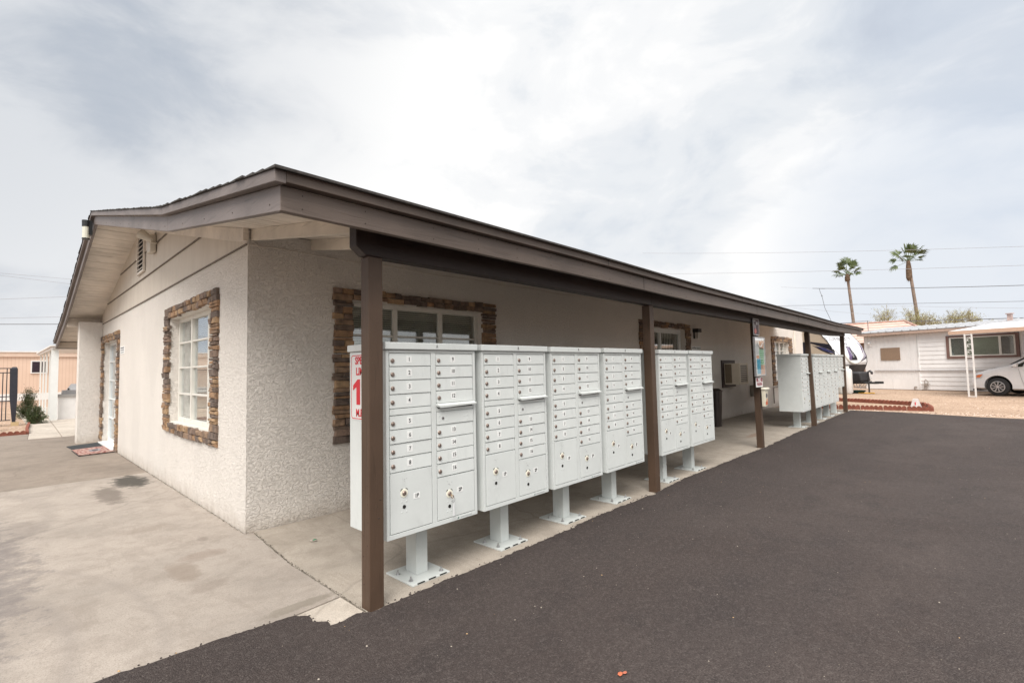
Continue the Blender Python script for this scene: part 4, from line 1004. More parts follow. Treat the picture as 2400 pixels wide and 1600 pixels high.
g = MB(); g.box(-.48, 12.1, -.33, -.29, 2.74, 2.868); g.box(-.48, -.44, -.29, 3, 2.74, 2.95); g.box(-.44, 12.1, -.29, .0, 2.75, 2.77)
g.build('eave_board', simple('eave_tan', (.44, .32, .26), .6, .1), H)
g = MB(); g.box(.45, 1.30, -.05, -.012, 1.47, 2.09); g.build('boarded_window', simple('board_tan', (.27, .19, .135), .7, .12, 5, 0, 60, 0, .3, (12, 1, 1)), H)
wb = simple('window_brown', (.17, .095, .08), .55, .1)
g = MB(); g.box(3.19, 5.65, -.07, .0, 1.48, 1.56); g.box(3.19, 5.65, -.07, 0, 2.44, 2.52); g.box(3.19, 3.29, -.07, 0, 1.56, 2.44); g.box(5.55, 5.65, -.07, 0, 1.56, 2.44)
WN = g.build('window', wb, H)
g = MB()
for a, b, c, d in ((3.30, 5.54, 1.57, 1.62), (3.30, 5.54, 2.39, 2.43), (3.30, 3.36, 1.62, 2.39), (5.49, 5.54, 1.62, 2.39), (3.84, 3.92, 1.62, 2.39), (5.01, 5.09, 1.62, 2.39)): g.box(a, b, -.055, -.01, c, d)
g.build('frame', MT['frame'], WN)
g = MB(); g.box(3.34, 5.52, -.018, -.014, 1.60, 2.41); g.build('glass', MT['glassd'], WN)
g = MB(); g.box(3.36, 3.84, -.010, -.008, 1.62, 2.39, 0); g.box(3.92, 5.01, -.010, -.008, 1.62, 2.39, 1); g.box(5.09, 5.49, -.010, -.008, 1.62, 2.39, 2)
g.build('curtain', [simple('curtain_grey', (.075, .085, .075), .9, .5, 2), simple('curtain_green', (.14, .165, .115), .9, .25, 2), simple('curtain_dark', (.04, .035, .03), .9, .5, 2)], WN)  # backing of the right pane is darkest: shade put into its colour
g = MB(); g.tube([(.13, -.06, .94), (12, -.06, .90)], .022, 6); g.build('conduit', simple('conduit_grey', (.34, .32, .32), .5), H)
g = MB(); g.tube([(-.0, -.03, 2.62), (.6, -.03, 2.66), (1.3, -.05, 2.70), (1.8, -.03, 2.77), (2.05, -.05, 2.74), (2.08, -.06, 1.6)], .010, 5); g.build('cable', MT['mailp'], H)
g = MB(); g.tube([(-.05, -.02, 2.36), (-.05, -.12, 2.38), (.0, -.17, 2.33)], [.03, .04, .05], 10); g.tube([(-.16, -.02, 2.40), (-.05, -.10, 2.25), (.08, -.06, 2.24)], .012, 6); g.build('yard_light', hw, H, smooth=True)
g = MB(); g.box(4.80, 4.95, 1.6, 1.75, 3.05, 3.42); g.box(4.76, 4.99, 1.56, 1.79, 3.42, 3.46); g.build('vent_stack', simple('vent_pink', (.45, .33, .30), .6, .2), H)
g = MB(); g.tube([(2.28, -.12, 0), (2.28, -.12, .42), (2.33, -.12, .50), (2.42, -.12, .42), (2.42, -.12, .18)], .020, 7); g.tube([(2.12, -.12, .27), (2.5, -.12, .27)], .016, 6); g.cyl((2.34, -.18, .27), (2.34, -.05, .27), .06, seg=10); g.tube([(2.36, -.12, 0), (2.36, -.12, .27)], .025, 6)
g.tube([(1.85, -.1, .0), (1.85, -.1, .12), (1.92, -.1, .14)], .02, 6); g.box(1.87, 1.95, -.16, -.06, .10, .17)
tag(g.build('gas_meter', simple('meter_pipe', (.35, .31, .28), .5, .2, 20), None, HP, rot=HR), 'small gas meter and pipes at the foot of the white house', 'meter')
# carport awning
AW = thing('carport_awning', 'flat carport awning with a tan edge over the parked minivan', 'awning', HP, HR)
g = MB()
xs = [5.0 + i * .3 for i in range(25)]
for a, b in zip(xs, xs[1:]): g.hexa([(a, -4.28, 2.50), (b, -4.28, 2.50), (b, -.36, 2.915), (a, -.36, 2.915)], [(a, -4.28, 2.54), (b, -4.28, 2.54), (b, -.36, 2.955), (a, -.36, 2.955)])
g.build('roof_panel', simple('awning_white', (.66, .66, .67), .5, .05), AW)
g = MB(); g.box(5.0, 12.2, -4.33, -4.28, 2.395, 2.535); g.build('fascia', simple('awning_tan', (.52, .36, .27), .6, .06), AW)
g = MB()
for y in (-.08, .10): g.box(5.585 + y * 1.15 - .022, 5.585 + y * 1.15 + .022, -4.33, -4.29, 0, 2.395)
for z in (.0, 1.50, 2.34): g.box(5.47, 5.72, -4.325, -4.295, z, z + .03)
for k in range(3):
    zc = 1.72 + k * .23
    g.tube([(5.6 + .07 * math.cos(a) * (1 - a / 9), -4.31, zc + .085 * math.sin(a) * (1 - a / 12)) for a in [i * .5 for i in range(12)]], .009, 5)
    g.tube([(5.50, -4.31, zc - .10), (5.58, -4.31, zc), (5.70, -4.31, zc + .10)], .008, 5)
g.build('trellis_post', MT['white'], AW)
# ------------------------------------------------------------------ travel trailer
RV = thing('travel_trailer', 'white and beige travel trailer with dark swoosh graphics, its nose towards the road', 'trailer', HP, HR)
Y0, Y1 = -5.4, -3.0
prof = [(1.28, 1.29), (1.325, 1.40), (1.315, 1.69), (1.225, 1.93), (1.15, 2.13), (.98, 2.40), (.68, 2.77), (.36, 3.0), (0, 3.12), (-.4, 3.17)]
def fz(z):
    z = min(max(z, prof[0][1]), prof[-1][1])
    for (a, za), (b, zb_) in zip(prof, prof[1:]):
        if z <= zb_ + 1e-9: return a + (b - a) * (z - za) / (zb_ - za)
    return prof[-1][0]
tan_ = metalpaint('trailer_beige', (.40, .335, .26), .35, .05); capw = metalpaint('trailer_white', (.74, .745, .76), .25, .03); navy = simple('trailer_navy', (.006, .006, .014), .4, .3, 8); purp = simple('trailer_purple', (.13, .09, .19), .3, .3, 8); gry = simple('trailer_grey', (.33, .33, .36), .35, .1)
pr2 = []
for (a, za), (b, zb_) in zip(prof, prof[1:]):
    for k in range(4): pr2.append((a + (b - a) * k / 4, za + (zb_ - za) * k / 4))
pr2.append(prof[-1])
g = MB(); side = [(-7.5, .62), (.55, .62), (1.0, .95), (1.24, 1.29)] + [(a - .012, z - .006) for a, z in pr2[1:]] + [(-7.5, 3.17)]
g.prism([(a, Y0, z) for a, z in side], (0, Y1 - Y0, 0)); g.build('body', tan_, RV)
g = MB(); nW = 10; vs = []; 
for (a, z) in pr2:
    for j in range(nW + 1):
        t = j / nW; bul = .05 * (1 - (2 * t - 1) ** 4); vs.append((a + bul, Y0 - .012 + (Y1 - Y0 + .024) * t, z))
fs = [(i * (nW + 1) + j, i * (nW + 1) + j + 1, (i + 1) * (nW + 1) + j + 1, (i + 1) * (nW + 1) + j) for i in range(len(pr2) - 1) for j in range(nW)]
g.add(vs, fs)
g.build('front_cap', capw, RV, smooth=True)
g = MB()
for yy in (Y0 - .012, Y1 + .012): g.tube([(a, yy, z) for a, z in pr2], .020, 6)
g.build('edge_trim', MT['blk'], RV)
g = MB(); g.hexa([(-7.4, Y0 + .05, .45), (.2, Y0 + .05, .45), (.2, Y1 - .05, .45), (-7.4, Y1 - .05, .45)], [(-7.4, Y0 + .05, .66), (1.0, Y0 + .05, .66), (1.0, Y1 - .05, .66), (-7.4, Y1 - .05, .66)])
g.hexa([(.9, Y0 - .014, .66), (1.03, Y0 - .014, .66), (1.03, Y1 + .014, .66), (.9, Y1 + .014, .66)], [(1.0, Y0 - .014, 1.285), (1.315, Y0 - .014, 1.285), (1.315, Y1 + .014, 1.285), (1.0, Y1 + .014, 1.285)])
g.build('lower_panel', simple('trailer_dark', (.035, .033, .035), .6, .3, 6), RV)
# graphics on the cap (laid on its curved face)
def cap_pt(w, z, o=.004):
    t = (w + 1.2) / 2.4; bul = .05 * (1 - (2 * t - 1) ** 4); return (fz(z) + bul + o, -4.2 + w, z)
def cap_poly(g, pts, mi, o=.006, n=6):
    """pts: (w_left, w_right, z) rows"""
    rows = []
    for (a, b, z), (c, d, z2) in zip(pts, pts[1:]):
        for k in range(n): t = k / n; rows.append((a + (c - a) * t, b + (d - b) * t, z + (z2 - z) * t))
    rows.append(pts[-1]); o0 = [cap_pt(a, z, o) for a, b, z in rows] + [cap_pt(b, z, o) for a, b, z in rows]; m = len(rows)
    g.add(o0, [(k, m + k, m + k + 1, k + 1) for k in range(m - 1)], mi)
g = MB()
cap_poly(g, [(-.28, .38, 1.50), (-.24, .30, 1.68), (-.18, .20, 1.90), (-.16, .12, 2.05), (-.22, .10, 2.14)], 0)
cap_poly(g, [(-.28, -.10, 1.50), (-.24, .02, 1.75), (-.18, .05, 2.0), (-.2, .06, 2.12)], 1, .010)
cap_poly(g, [(-.16, -.14, 2.10), (-.02, .0, 1.85), (.06, .075, 1.62)], 2, .014); cap_poly(g, [(.14, .155, 2.10), (.10, .115, 1.85), (.085, .10, 1.62)], 2, .014)
cap_poly(g, [(-.04, .0, 2.18), (-.22, .16, 2.32)], 3); cap_poly(g, [(-.02, .02, 2.12), (-.44, -.38, 2.36)], 2, .012); cap_poly(g, [(-.0, .04, 2.12), (.18, .24, 2.38)], 2, .012)
cap_poly(g, [(.55, .60, 1.45), (.75, 1.16, 1.60), (.95, 1.17, 1.85), (1.02, 1.16, 2.15), (1.0, 1.04, 2.35)], 1)
for k in range(4): cap_poly(g, [(.72 + k * .11, .75 + k * .11, 1.50 + k * .05), (.95 + k * .05, .98 + k * .05, 1.78 + k * .09)], 2, .012)
cap_poly(g, [(.62, .66, 1.44), (1.0, 1.16, 1.58), (1.15, 1.17, 1.66)], 0, .009)
cap_poly(g, [(-1.12, -1.06, 1.95), (-.85, -.74, 1.62)], 3)
g.build('cap_graphic', [navy, purp, capw, gry], RV)
g = MB(); pts = []
for k in range(41):
    a = R(150 + k * 6); pts.append(cap_pt(.10 + .72 * math.cos(a), 1.98 + .62 * math.sin(a), .02))
g.tube(pts, .045, 8); g.build('cap_ring', simple('ring_white', (.70, .70, .66), .4), RV, smooth=True)
g = MB()
vs, fs = text_mesh('CONNECT', .42, .014); vi, fi = text_mesh('CONNECT', .42, -.006)
for (V_, F_, mi, o) in ((vs, fs, 3, .008), (vi, fi, 2, .014)):
    g.add([cap_pt(-.25 - (-v[0]) * .95 + .22 * v[1], 2.50 + v[1] * .62, o) for v in V_], F_, {3: 0, 2: 1}[mi])
g.build('lettering', [gry, capw], RV)
g = MB(); y = Y0 - .004
def sp(pts, mi, o=0): g.add([(a, y - o, z) for a, z in pts], [tuple(range(len(pts)))], mi)
sp([(-1.4, 1.86), (.10, 1.86), (.10, 2.40), (-1.4, 2.40)], 0)
sp([(-1.4, 2.44), (.25, 2.40), (.8, 2.30), (1.07, 2.24), (1.20, 1.99), (.8, 2.12), (.25, 2.32)], 0, .002)
sp([(.25, 2.26), (.8, 2.02), (1.29, 1.72), (1.22, 1.72), (.7, 1.97)], 0, .002); sp([(.45, 2.20), (.9, 2.07), (1.31, 1.84), (1.32, 1.78), (.8, 1.98)], 1, .003); sp([(.6, 2.18), (1.0, 2.10), (1.27, 2.0), (1.31, 1.86), (1.28, 1.86), (1.0, 2.04)], 0, .004)
g.build('side_graphic', [navy, simple('trailer_blue', (.03, .035, .11), .4)], RV)
g = MB()
for w in (-.55, .55): g.tube([(.4, -4.2 + w, .47), (2.35, -4.2 + w * .08, .47)], .045, 6)
g.box(.9, 1.9, -4.6, -3.8, .50, .54); g.box(2.25, 2.55, -4.26, -4.14, .44, .54); g.build('tongue', MT['rubber'], RV)
g = MB(); rng = random.Random(2)
g.hexa([(1.36, -4.62, .54), (1.90, -4.55, .54), (1.90, -3.85, .54), (1.36, -3.78, .54)], [(1.33, -4.66, .98), (1.84, -4.55, .96), (1.84, -3.85, .96), (1.33, -3.74, .98)])
C_ = g.build('tank_cover', simple('cover_black', (.03, .03, .034), .5, .2, 8), RV, bevel=.06)
g = MB()
for k in range(4): g.box(1.325, 1.40, -4.665, -4.655, .60 + k * .09, .615 + k * .09); g.box(1.42, 1.9, -4.665 + .03, -4.60, .60 + k * .09, .612 + k * .09)
g.build('ribs', MT['rubber'], C_)
g = MB(); g.tube([(1.98, -4.2, -.02), (1.98, -4.2, .98)], .032, 8); g.tube([(1.98, -4.2, .96), (2.06, -4.2, 1.0), (2.12, -4.2, .95), (2.13, -4.2, .85)], [.03, .045, .05, .04], 8); g.build('tongue_jack', simple('jack_dark', (.05, .05, .055), .4, .2, 10, 0, 60, .5), RV)
g = MB()
for k in range(3): g.tube([(1.5 + k * .12, -4.5, .44), (1.55 + k * .12, -4.5, .28 - k * .03), (1.68 + k * .12, -4.45, .26), (1.78 + k * .12, -4.4, .42)], .014, 5)
g.tube([(2.08, -4.3, .80), (2.16, -4.32, .68), (2.08, -4.3, .56)], .008, 5); g.build('chain', MT['steel'], RV)
for w in (Y0 + .12, Y1 - .12):
    for xx in (-3.2, -4.1):
        g = MB(); g.cyl((xx, w - .1, .34), (xx, w + .1, .34), .34, seg=24); g.build('wheel', MT['rubber'], RV)
# tall propane cylinders
for i, (x, y, lab) in enumerate([(24.95, -.69, 'tall white propane cylinder in front of the trailer, the one nearer the asphalt'), (24.8, -.46, 'second tall propane cylinder, half hidden by the last porch post')]):
    t = thing('propane_cylinder', lab, 'gas cylinder', (x, y, 0), 0, 'tall propane cylinders')
    g = MB(); g.tube([(0, 0, .03), (0, 0, .06), (0, 0, 1.0), (0, 0, 1.07), (0, 0, 1.12), (0, 0, 1.14)], [.15, .17, .17, .15, .09, .04], 20); g.cyl((0, 0, 0), (0, 0, .05), .14, seg=16); g.build('body', metalpaint('cylinder_white', (.64, .63, .62), .4, .3) if i == 0 else MT['mailp'], t, smooth=True)  # second cylinder is white too, the grey paint stands for its shade
    g = MB(); g.tube([(0, 0, 1.12), (0, 0, 1.22)], .025, 8); g.box(-.09, -.05, -.07, .07, 1.10, 1.24); g.build('valve', MT['white'], t)
g = MB()
for k in range(5): g.tube([(25.55 + (.16 + .02 * k) * math.cos(a) * 1.3, -.90 + (.26 + .02 * k) * math.sin(a), .02 + .02 * k) for a in [i * .4 for i in range(17)]], .016, 5)
tag(g.build('garden_hose', simple('hose_green', (.01, .06, .05), .5)), 'coiled dark green hose on the gravel by the propane cylinders', 'hose')
g = MB(); g.tube([(25.35, -1.05, .01), (25.1, -1.25, .015), (25.2, -1.5, .01), (25.05, -1.62, .012)], .02, 5); g.tube([(25.3, -1.0, .01), (25.15, -1.6, .02)], .02, 5); tag(g.build('power_cord', simple('cord_yellow', (.55, .30, .02), .5)), 'orange yellow cord on the gravel under the trailer tongue', 'cord')
# ------------------------------------------------------------------ minivan  (local: +x is forward, side towards the camera at y = +.97)
CAR = thing('parked_minivan', 'white minivan parked nose left under the carport awning', 'car', W_(5.86, -1.95), HR + math.pi)
paint = metalpaint('car_white', (.80, .81, .83), .22, .04)
st = [(-4.15, .30, .95, 1.00, .80), (-4.1, .24, 1.12, 1.62, .90), (-3.5, .22, 1.14, 1.74, .97), (-2.5, .21, 1.13, 1.76, .99), (-1.6, .21, 1.11, 1.74, .99), (-1.15, .21, 1.10, 1.66, .99), (-.85, .21, 1.09, 1.50, .99), (-.55, .21, 1.07, 1.31, .985), (-.28, .21, 1.05, 1.16, .98), (0, .22, 1.0, 1.10, .97), (.35, .22, .92, 1.01, .95), (.62, .23, .84, .91, .90), (.78, .25, .74, .82, .82), (.86, .30, .62, .68, .72), (.88, .38, .50, .54, .64)]
vs = []; nr = 0
for (x, zb_, zs_, zt, w) in st:
    roofw = w * (.74 if zt > 1.3 else .86)
    half = [(0, zb_), (w * .8, zb_), (w * .97, zb_ + .06), (w, zb_ + (zs_ - zb_) * .35), (w * .995, zb_ + (zs_ - zb_) * .8), (w * .955, zs_), ((w * .955 + roofw) / 2 + .015, (zs_ + zt) / 2), (roofw, zt - .03), (roofw * .85, zt), (0, zt + .015)]
    ringp = [(x, y, z) for y, z in half] + [(x, -y, z) for y, z in half[-2:0:-1]]; nr = len(ringp); vs += ringp
fs = [tuple(range(nr)), tuple((len(st) - 1) * nr + k for k in range(nr))[::-1]]
for i in range(len(st) - 1):
    for k in range(nr): fs.append((i * nr + k, i * nr + (k + 1) % nr, (i + 1) * nr + (k + 1) % nr, (i + 1) * nr + k))
g = MB(); g.add(vs, fs); body = g.build('body', [paint, MT['dark']], CAR, smooth=True)
cut = MB(); cut.cyl((0, -1.2, .36), (0, 1.2, .36), .415, seg=40, mi=0); cut.cyl((-3.08, -1.2, .36), (-3.08, 1.2, .36), .415, seg=40)
co = cut.build('cut', MT['dark']); bmod = body.modifiers.new('b', 'BOOLEAN'); bmod.operation = 'DIFFERENCE'; bmod.object = co; bmod.solver = 'EXACT'
bpy.context.view_layer.update(); co.parent = CAR; bpy.context.view_layer.update()
dg = bpy.context.evaluated_depsgraph_get(); me = bpy.data.meshes.new_from_object(body.evaluated_get(dg)); body.modifiers.clear(); body.data = me
bpy.data.objects.remove(co)
me.materials.clear(); me.materials.append(paint)
for p in me.polygons: p.material_index = 0
g = MB(); g.box(-3.6, .5, -.72, .72, .24, .7); g.build('underbody', MT['dark'], CAR)
def sidey(x, z):  # glass surface position between belt and roof
    for a, b in zip(st, st[1:]):
        if a[0] <= x <= b[0]:
            t = (x - a[0]) / (b[0] - a[0]); q = [a[k] + (b[k] - a[k]) * t for k in range(5)]; w = q[4]; rw = w * .77
            tt = min(max((z - q[2]) / max(.01, q[3] - q[2]), 0), 1); return (w * .955) * (1 - tt) + rw * tt + .012 + .015 * math.sin(tt * 3.14)
    return .9
def glasspoly(pts, name):
    g = MB()
    for s in (1, -1):
        p = [(x, s * (sidey(x, z) + .006), z) for x, z in pts]; c = (sum(q[0] for q in p) / len(p), sum(q[1] for q in p) / len(p), sum(q[2] for q in p) / len(p))
        g.add(p + [c], [(k, (k + 1) % len(p), len(p)) for k in range(len(p))])
    return g.build(name, simple('car_glass', (.015, .022, .02), .06, .3, 3), CAR)
glasspoly([(-.40, 1.09), (-.72, 1.11), (-.80, 1.32)], 'side_window'); glasspoly([(-.78, 1.12), (-1.75, 1.14), (-1.75, 1.62), (-1.22, 1.58), (-.88, 1.40)], 'side_window'); glasspoly([(-1.85, 1.15), (-2.85, 1.16), (-2.85, 1.63), (-1.85, 1.63)], 'side_window'); glasspoly([(-2.95, 1.16), (-3.9, 1.17), (-3.75, 1.60), (-2.95, 1.62)], 'side_window')
g = MB(); g.add([(-.27, -.68, 1.19), (-.27, .68, 1.19), (-.80, .66, 1.51), (-1.12, .60, 1.68), (-1.12, -.60, 1.68), (-.80, -.66, 1.51)], [(0, 1, 2, 5), (5, 2, 3, 4)]); g.build('windscreen', simple('screen_glass', (.02, .025, .025), .05), CAR)
for s in (1, -1):
    g = MB(); g.hexa([(-.62, s * 1.0, 1.09), (-.50, s * 1.0, 1.09), (-.50, s * 1.18, 1.11), (-.62, s * 1.18, 1.11)], [(-.64, s * 1.0, 1.24), (-.52, s * 1.0, 1.22), (-.54, s * 1.18, 1.21), (-.64, s * 1.18, 1.23)]); g.build('wing_mirror', paint, CAR, bevel=.02)
    g = MB(); g.add([(.68, s * .90, .79), (.80, s * .80, .70), (.70, s * .895, .655), (.50, s * .955, .72), (.42, s * .965, .83)], [(0, 1, 2, 3, 4)], 0); g.add([(.60, s * .935, .79), (.66, s * .92, .70), (.52, s * .96, .70), (.42, s * .975, .82)], [(0, 1, 2, 3)], 1); g.build('headlight', [simple('lamp_clear', (.6, .6, .62), .15), simple('lamp_amber', (.75, .20, .06), .25)], CAR)
g = MB(); g.box(.70, .90, -.45, .45, .38, .60); g.build('grille', MT['dark'], CAR)
g = MB(); g.box(.60, .84, -.72, .72, .17, .235); g.build('front_lip', MT['rubber'], CAR)
g = MB(); 
for x in (-.98,): g.tube([(-.62, .992, 1.04), (-.70, .999, .6), (-.80, .995, .28)], .005, 4); g.tube([(-1.85, .998, 1.08), (-1.85, 1.003, .3)], .005, 4)
g.tube([(-.75, 1.0, .42), (-2.6, 1.003, .42)], .012, 5); g.build('door_seam', simple('seam_grey', (.30, .30, .31), .5), CAR)
alloy = simple('alloy', (.62, .61, .62), .3, .05, 5, 0, 60, .6)
for xx in (0, -3.08):
    for s in (1, -1):
        g = MB(); y0, y1 = s * .78, s * .99
        g.tube([(xx, y0, .34), (xx, y0 + s * .02, .34), (xx, y1 - s * .02, .34), (xx, y1, .34)], [.30, .34, .34, .31], 36); Wh = g.build('tyre', MT['rubber'], CAR, smooth=True)
        g = MB(); yy = s * .993
        g.tube([(xx + .205 * math.cos(a), yy, .34 + .205 * math.sin(a)) for a in [i * math.pi / 18 for i in range(37)]], .013, 6)
        for k in range(9):
            a = k * 2 * math.pi / 9 + .3
            for d in (-.09, .09):
                g.tube([(xx + .03 * math.cos(a), yy, .34 + .03 * math.sin(a)), (xx + .20 * math.cos(a + d), yy, .34 + .20 * math.sin(a + d))], .008, 4)
        g.cyl((xx, yy - s * .01, .34), (xx, yy + s * .015, .34), .038, seg=12); g.build('rim', alloy, Wh)
        g = MB(); g.cyl((xx, yy - s * .012, .34), (xx, yy - s * .004, .34), .20, seg=24); g.build('wheel_dish', MT['dark'], Wh)
# ------------------------------------------------------------------ scalloped edging
def edging(path, group, lab, seed, h=.14, piece=.6):
    rr = random.Random(seed); n = 0; out = []
    for (x0, y0), (x1, y1) in zip(path, path[1:]):
        L = math.hypot(x1 - x0, y1 - y0); k = max(1, round(L / piece)); pl = L / k; dx, dy = (x1 - x0) / L, (y1 - y0) / L
        for i in range(k):
            g = MB(); pts = [(0.004, 0)]; ns = 5; w = (pl - .012) / ns
            for j in range(ns):
                for a in range(7):
                    t = a / 6; pts.append((.006 + w * (j + t), h - .045 + .045 * math.sin(math.pi * t) ** .6 if 0 < t < 1 else h - .045))
            pts.append((pl - .006, 0)); q = [pts[0]]
            for p in pts[1:]:
                if abs(p[0] - q[-1][0]) > 1e-5 or abs(p[1] - q[-1][1]) > 1e-5: q.append(p)
            g.prism([(a, -.028, z) for a, z in q], (0, .056, 0))
            o = g.build('edging_brick', MT['redbrick'], None, (x0 + dx * pl * i, y0 + dy * pl * i, -.022 + rr.uniform(-.008, .006)), rot=math.atan2(dy, dx) + rr.uniform(-.02, .02)); o.rotation_euler.x = rr.uniform(-.05, .05)
            out.append(tag(o, lab, 'edging', group)); n += 1
    return out
edging([(16.30, -.5), (16.42, -1.76), (16.72, -3.94)], 'front row of red scalloped edging bricks', 'red scalloped edging brick in the front row beside the asphalt', 1)
edging([(16.74, -3.96), (18.2, -3.76)], 'end row of red scalloped edging bricks', 'red scalloped edging brick closing the right end of the bed', 4)
edging([(20.4, -.4), (19.98, -1.14), (18.80, -3.28), (18.22, -3.72)], 'back row of red scalloped edging bricks', 'red scalloped edging brick in the back row towards the trailer', 2)
edging([(-1.08, 13.44), (-1.06, 14.6), (-.96, 17.0)], 'scalloped edging up the side path', 'reddish scalloped edging brick along the side path', 3, .12)
edging([(-3.5, 13.62), (-1.10, 13.42)], 'scalloped edging at the left bed', 'reddish scalloped edging brick along the front of the left bed', 5, .12)
g = MB(); g.hexa([(-.17, -.13, 0), (.17, -.13, 0), (.17, .13, 0), (-.17, .13, 0)], [(-.10, -.06, .26), (.10, -.06, .26), (.10, .06, .26), (-.10, .06, .26)], 0)
g.box(-.155, -.13, -.012, .012, .07, .17, 1)
tag(g.build('marker_block', [simple('marker_paint', (.50, .46, .45), .7, .1, 12), MT['red']], None, (18.09, -3.5, -.02), bevel=.004), 'white marker block with a red stroke at the corner of the edging', 'marker')
# pebbles and dry litter along the asphalt's far edge and in the beds
g = MB(); rr = random.Random(77)
for i in range(2600):
    if i < 1800: x = rr.gauss(15.9, .35); y = rr.uniform(-9, -1.9)
    elif i < 2300: x = rr.uniform(16, 27); y = rr.uniform(-8, -.5)
    else: x = rr.uniform(-3, -1.1); y = rr.uniform(13.6, 20)
    if x < 15.75 and i < 1800: continue
    s = rr.uniform(.006, .022); a = rr.uniform(0, 6.28); c, q = math.cos(a), math.sin(a)
    g.add([(x + (dx * c - dy * q) * s, y + (dx * q + dy * c) * s, -.022 + dz * s) for dx, dy, dz in ((-1, -.7, 0), (1, -.8, 0), (.9, .8, 0), (-.8, 1, 0), (.1, .1, .9))], [(0, 1, 4), (1, 2, 4), (2, 3, 4), (3, 0, 4)], rr.randrange(3))
tag(g.build('gravel_stones', [simple('stone_a', (.45, .33, .26), .9, .3, 9), simple('stone_b', (.55, .45, .38), .9, .3, 9), simple('stone_c', (.22, .15, .11), .9, .3, 9)]), kind='stuff', label='loose gravel stones along the asphalt edge and in the beds')
# ------------------------------------------------------------------ tile roofed house behind
TH = thing('tiled_house', 'house with a pale terracotta tile roof behind the white house', 'house', (42, 0, 0))
tm, nt, b = newmat('terracotta_tiles'); v = coords(nt); w = nt.nodes.new('ShaderNodeTexWave'); w.bands_direction = 'Z'; w.inputs['Scale'].default_value = 1.5; w.inputs['Distortion'].default_value = .5; nt.links.new(v, w.inputs['Vector'])
c = ramp(nt, noise(nt, v, 5, 5, .7), [(.3, (.50, .34, .28)), (.7, (.66, .50, .44))]); c = mixc(nt, ramp(nt, w.outputs['Fac'], [(.10, .85), (.40, 0.0)]), c, (.28, .17, .14)); nt.links.new(c, b.inputs['Base Color']); b.inputs['Roughness'].default_value = .85
bump(nt, w.outputs['Fac'], b, .6, .04)
g = MB(); g.add([(0, 9, 2.78), (0, -3.6, 2.78), (3.4, -1.2, 4.38), (3.4, 9, 4.38), (7, -3.6, 2.78), (7, 9, 2.78)], [(0, 1, 2, 3), (1, 4, 2), (4, 5, 3, 2), (0, 3, 5), (0, 5, 4, 1)]); g.build('roof', tm, TH)
g = MB(); g.tube([(3.4, 9, 4.41), (3.4, -1.2, 4.41), (0, -3.6, 2.80)], .09, 7); g.build('ridge_tiles', simple('ridge_tile', (.42, .27, .22), .85, .3, 6), TH)
g = MB(); g.box(.4, 6.6, -3.2, 8.8, 0, 2.76); g.build('wall', simple('brown_wall', (.20, .13, .10), .8, .1), TH)
g = MB(); g.tube([(41.0, .49, 0.0), (41.0, .49, 4.33)], .025, 5); g.tube([(41.0, .45, 4.30), (41.0, 1.48, 4.33)], .018, 5)
for k in range(6): g.tube([(40.9, .6 + k * .15, 4.31), (41.1, .6 + k * .15, 4.31)], .015, 4)
tag(g.build('tv_antenna', simple('antenna_grey', (.22, .22, .22), .5, .1, 5, 0, 60, .5)), 'thin television antenna on a mast above the tiled roof', 'antenna')
# ------------------------------------------------------------------ palms
lf = leafmat('palm_leaf', (.045, .075, .022), (.13, .16, .06)); tk = simple('palm_trunk', (.20, .15, .12), .9, .3, 3, .5, 12); sk = simple('palm_skirt', (.13, .085, .055), .95, .4, 6, .8, 12)
def palm(base, top, hcrown, fr, rad, label, seed, skirt):
    rr = random.Random(seed)
    t = thing('palm_tree', label, 'palm tree', base, 0, 'tall fan palms')
    bx, by, _ = base; dx, dy, tz = top[0] - bx, top[1] - by, top[2]
    pts = [(dx * (k / 8) ** 1.3, dy * (k / 8) ** 1.3, tz * k / 8) for k in range(9)]
    g = MB(); g.tube(pts, [.22 - .008 * k for k in range(9)], 10); g.build('trunk', tk, t, smooth=True)
    g = MB(); g.tube([(dx, dy, tz - skirt), (dx, dy, tz - skirt * .85), (dx, dy, tz - skirt * .4), (dx, dy, tz + .1)], [.17, .32, .30, .18], 10)
    for k in range(60):
        a = rr.uniform(0, 6.28); z = tz - rr.uniform(0, skirt); r_ = .22; g.add([(dx + r_ * math.cos(a), dy + r_ * math.sin(a), z), (dx + r_ * math.cos(a + .2), dy + r_ * math.sin(a + .2), z), (dx + (r_ + .16) * math.cos(a + .1), dy + (r_ + .16) * math.sin(a + .1), z - .3)], [(0, 1, 2)])
    g.build('skirt', sk, t)
    g = MB()
    for (az, el, ln) in fr(rr):
        d = Vector((math.cos(az) * math.cos(el), math.sin(az) * math.cos(el), math.sin(el)))
        s = Vector((dx, dy, tz)); e = s + d * ln * .5; g.tube([s, e], [.03, .02], 4)
        side = d.cross(Vector((rr.uniform(-.7, .7), rr.uniform(-.7, .7), 1))); side = side.normalized() if side.length > .05 else Vector((0, 1, 0)); up = side.cross(d)
        for k in range(26):
            fan = (k / 25 - .5) * 2.6; dir_ = (d * math.cos(fan) + side * math.sin(fan)).normalized()
            L = ln * rad * rr.uniform(.8, 1.05) * (1 - .3 * abs(fan) / 1.3)
            wd = dir_.cross(up).normalized() * .042 + up * rr.uniform(-.03, .03)
            m_ = e + dir_ * L * .6 + up * .03; tip = e + dir_ * L * .92 + Vector((0, 0, -1)) * L * rr.uniform(.05, .38)
            g.add([e, m_ - wd, tip, m_ + wd], [(0, 1, 2, 3)])
    g.build('crown', lf, t)
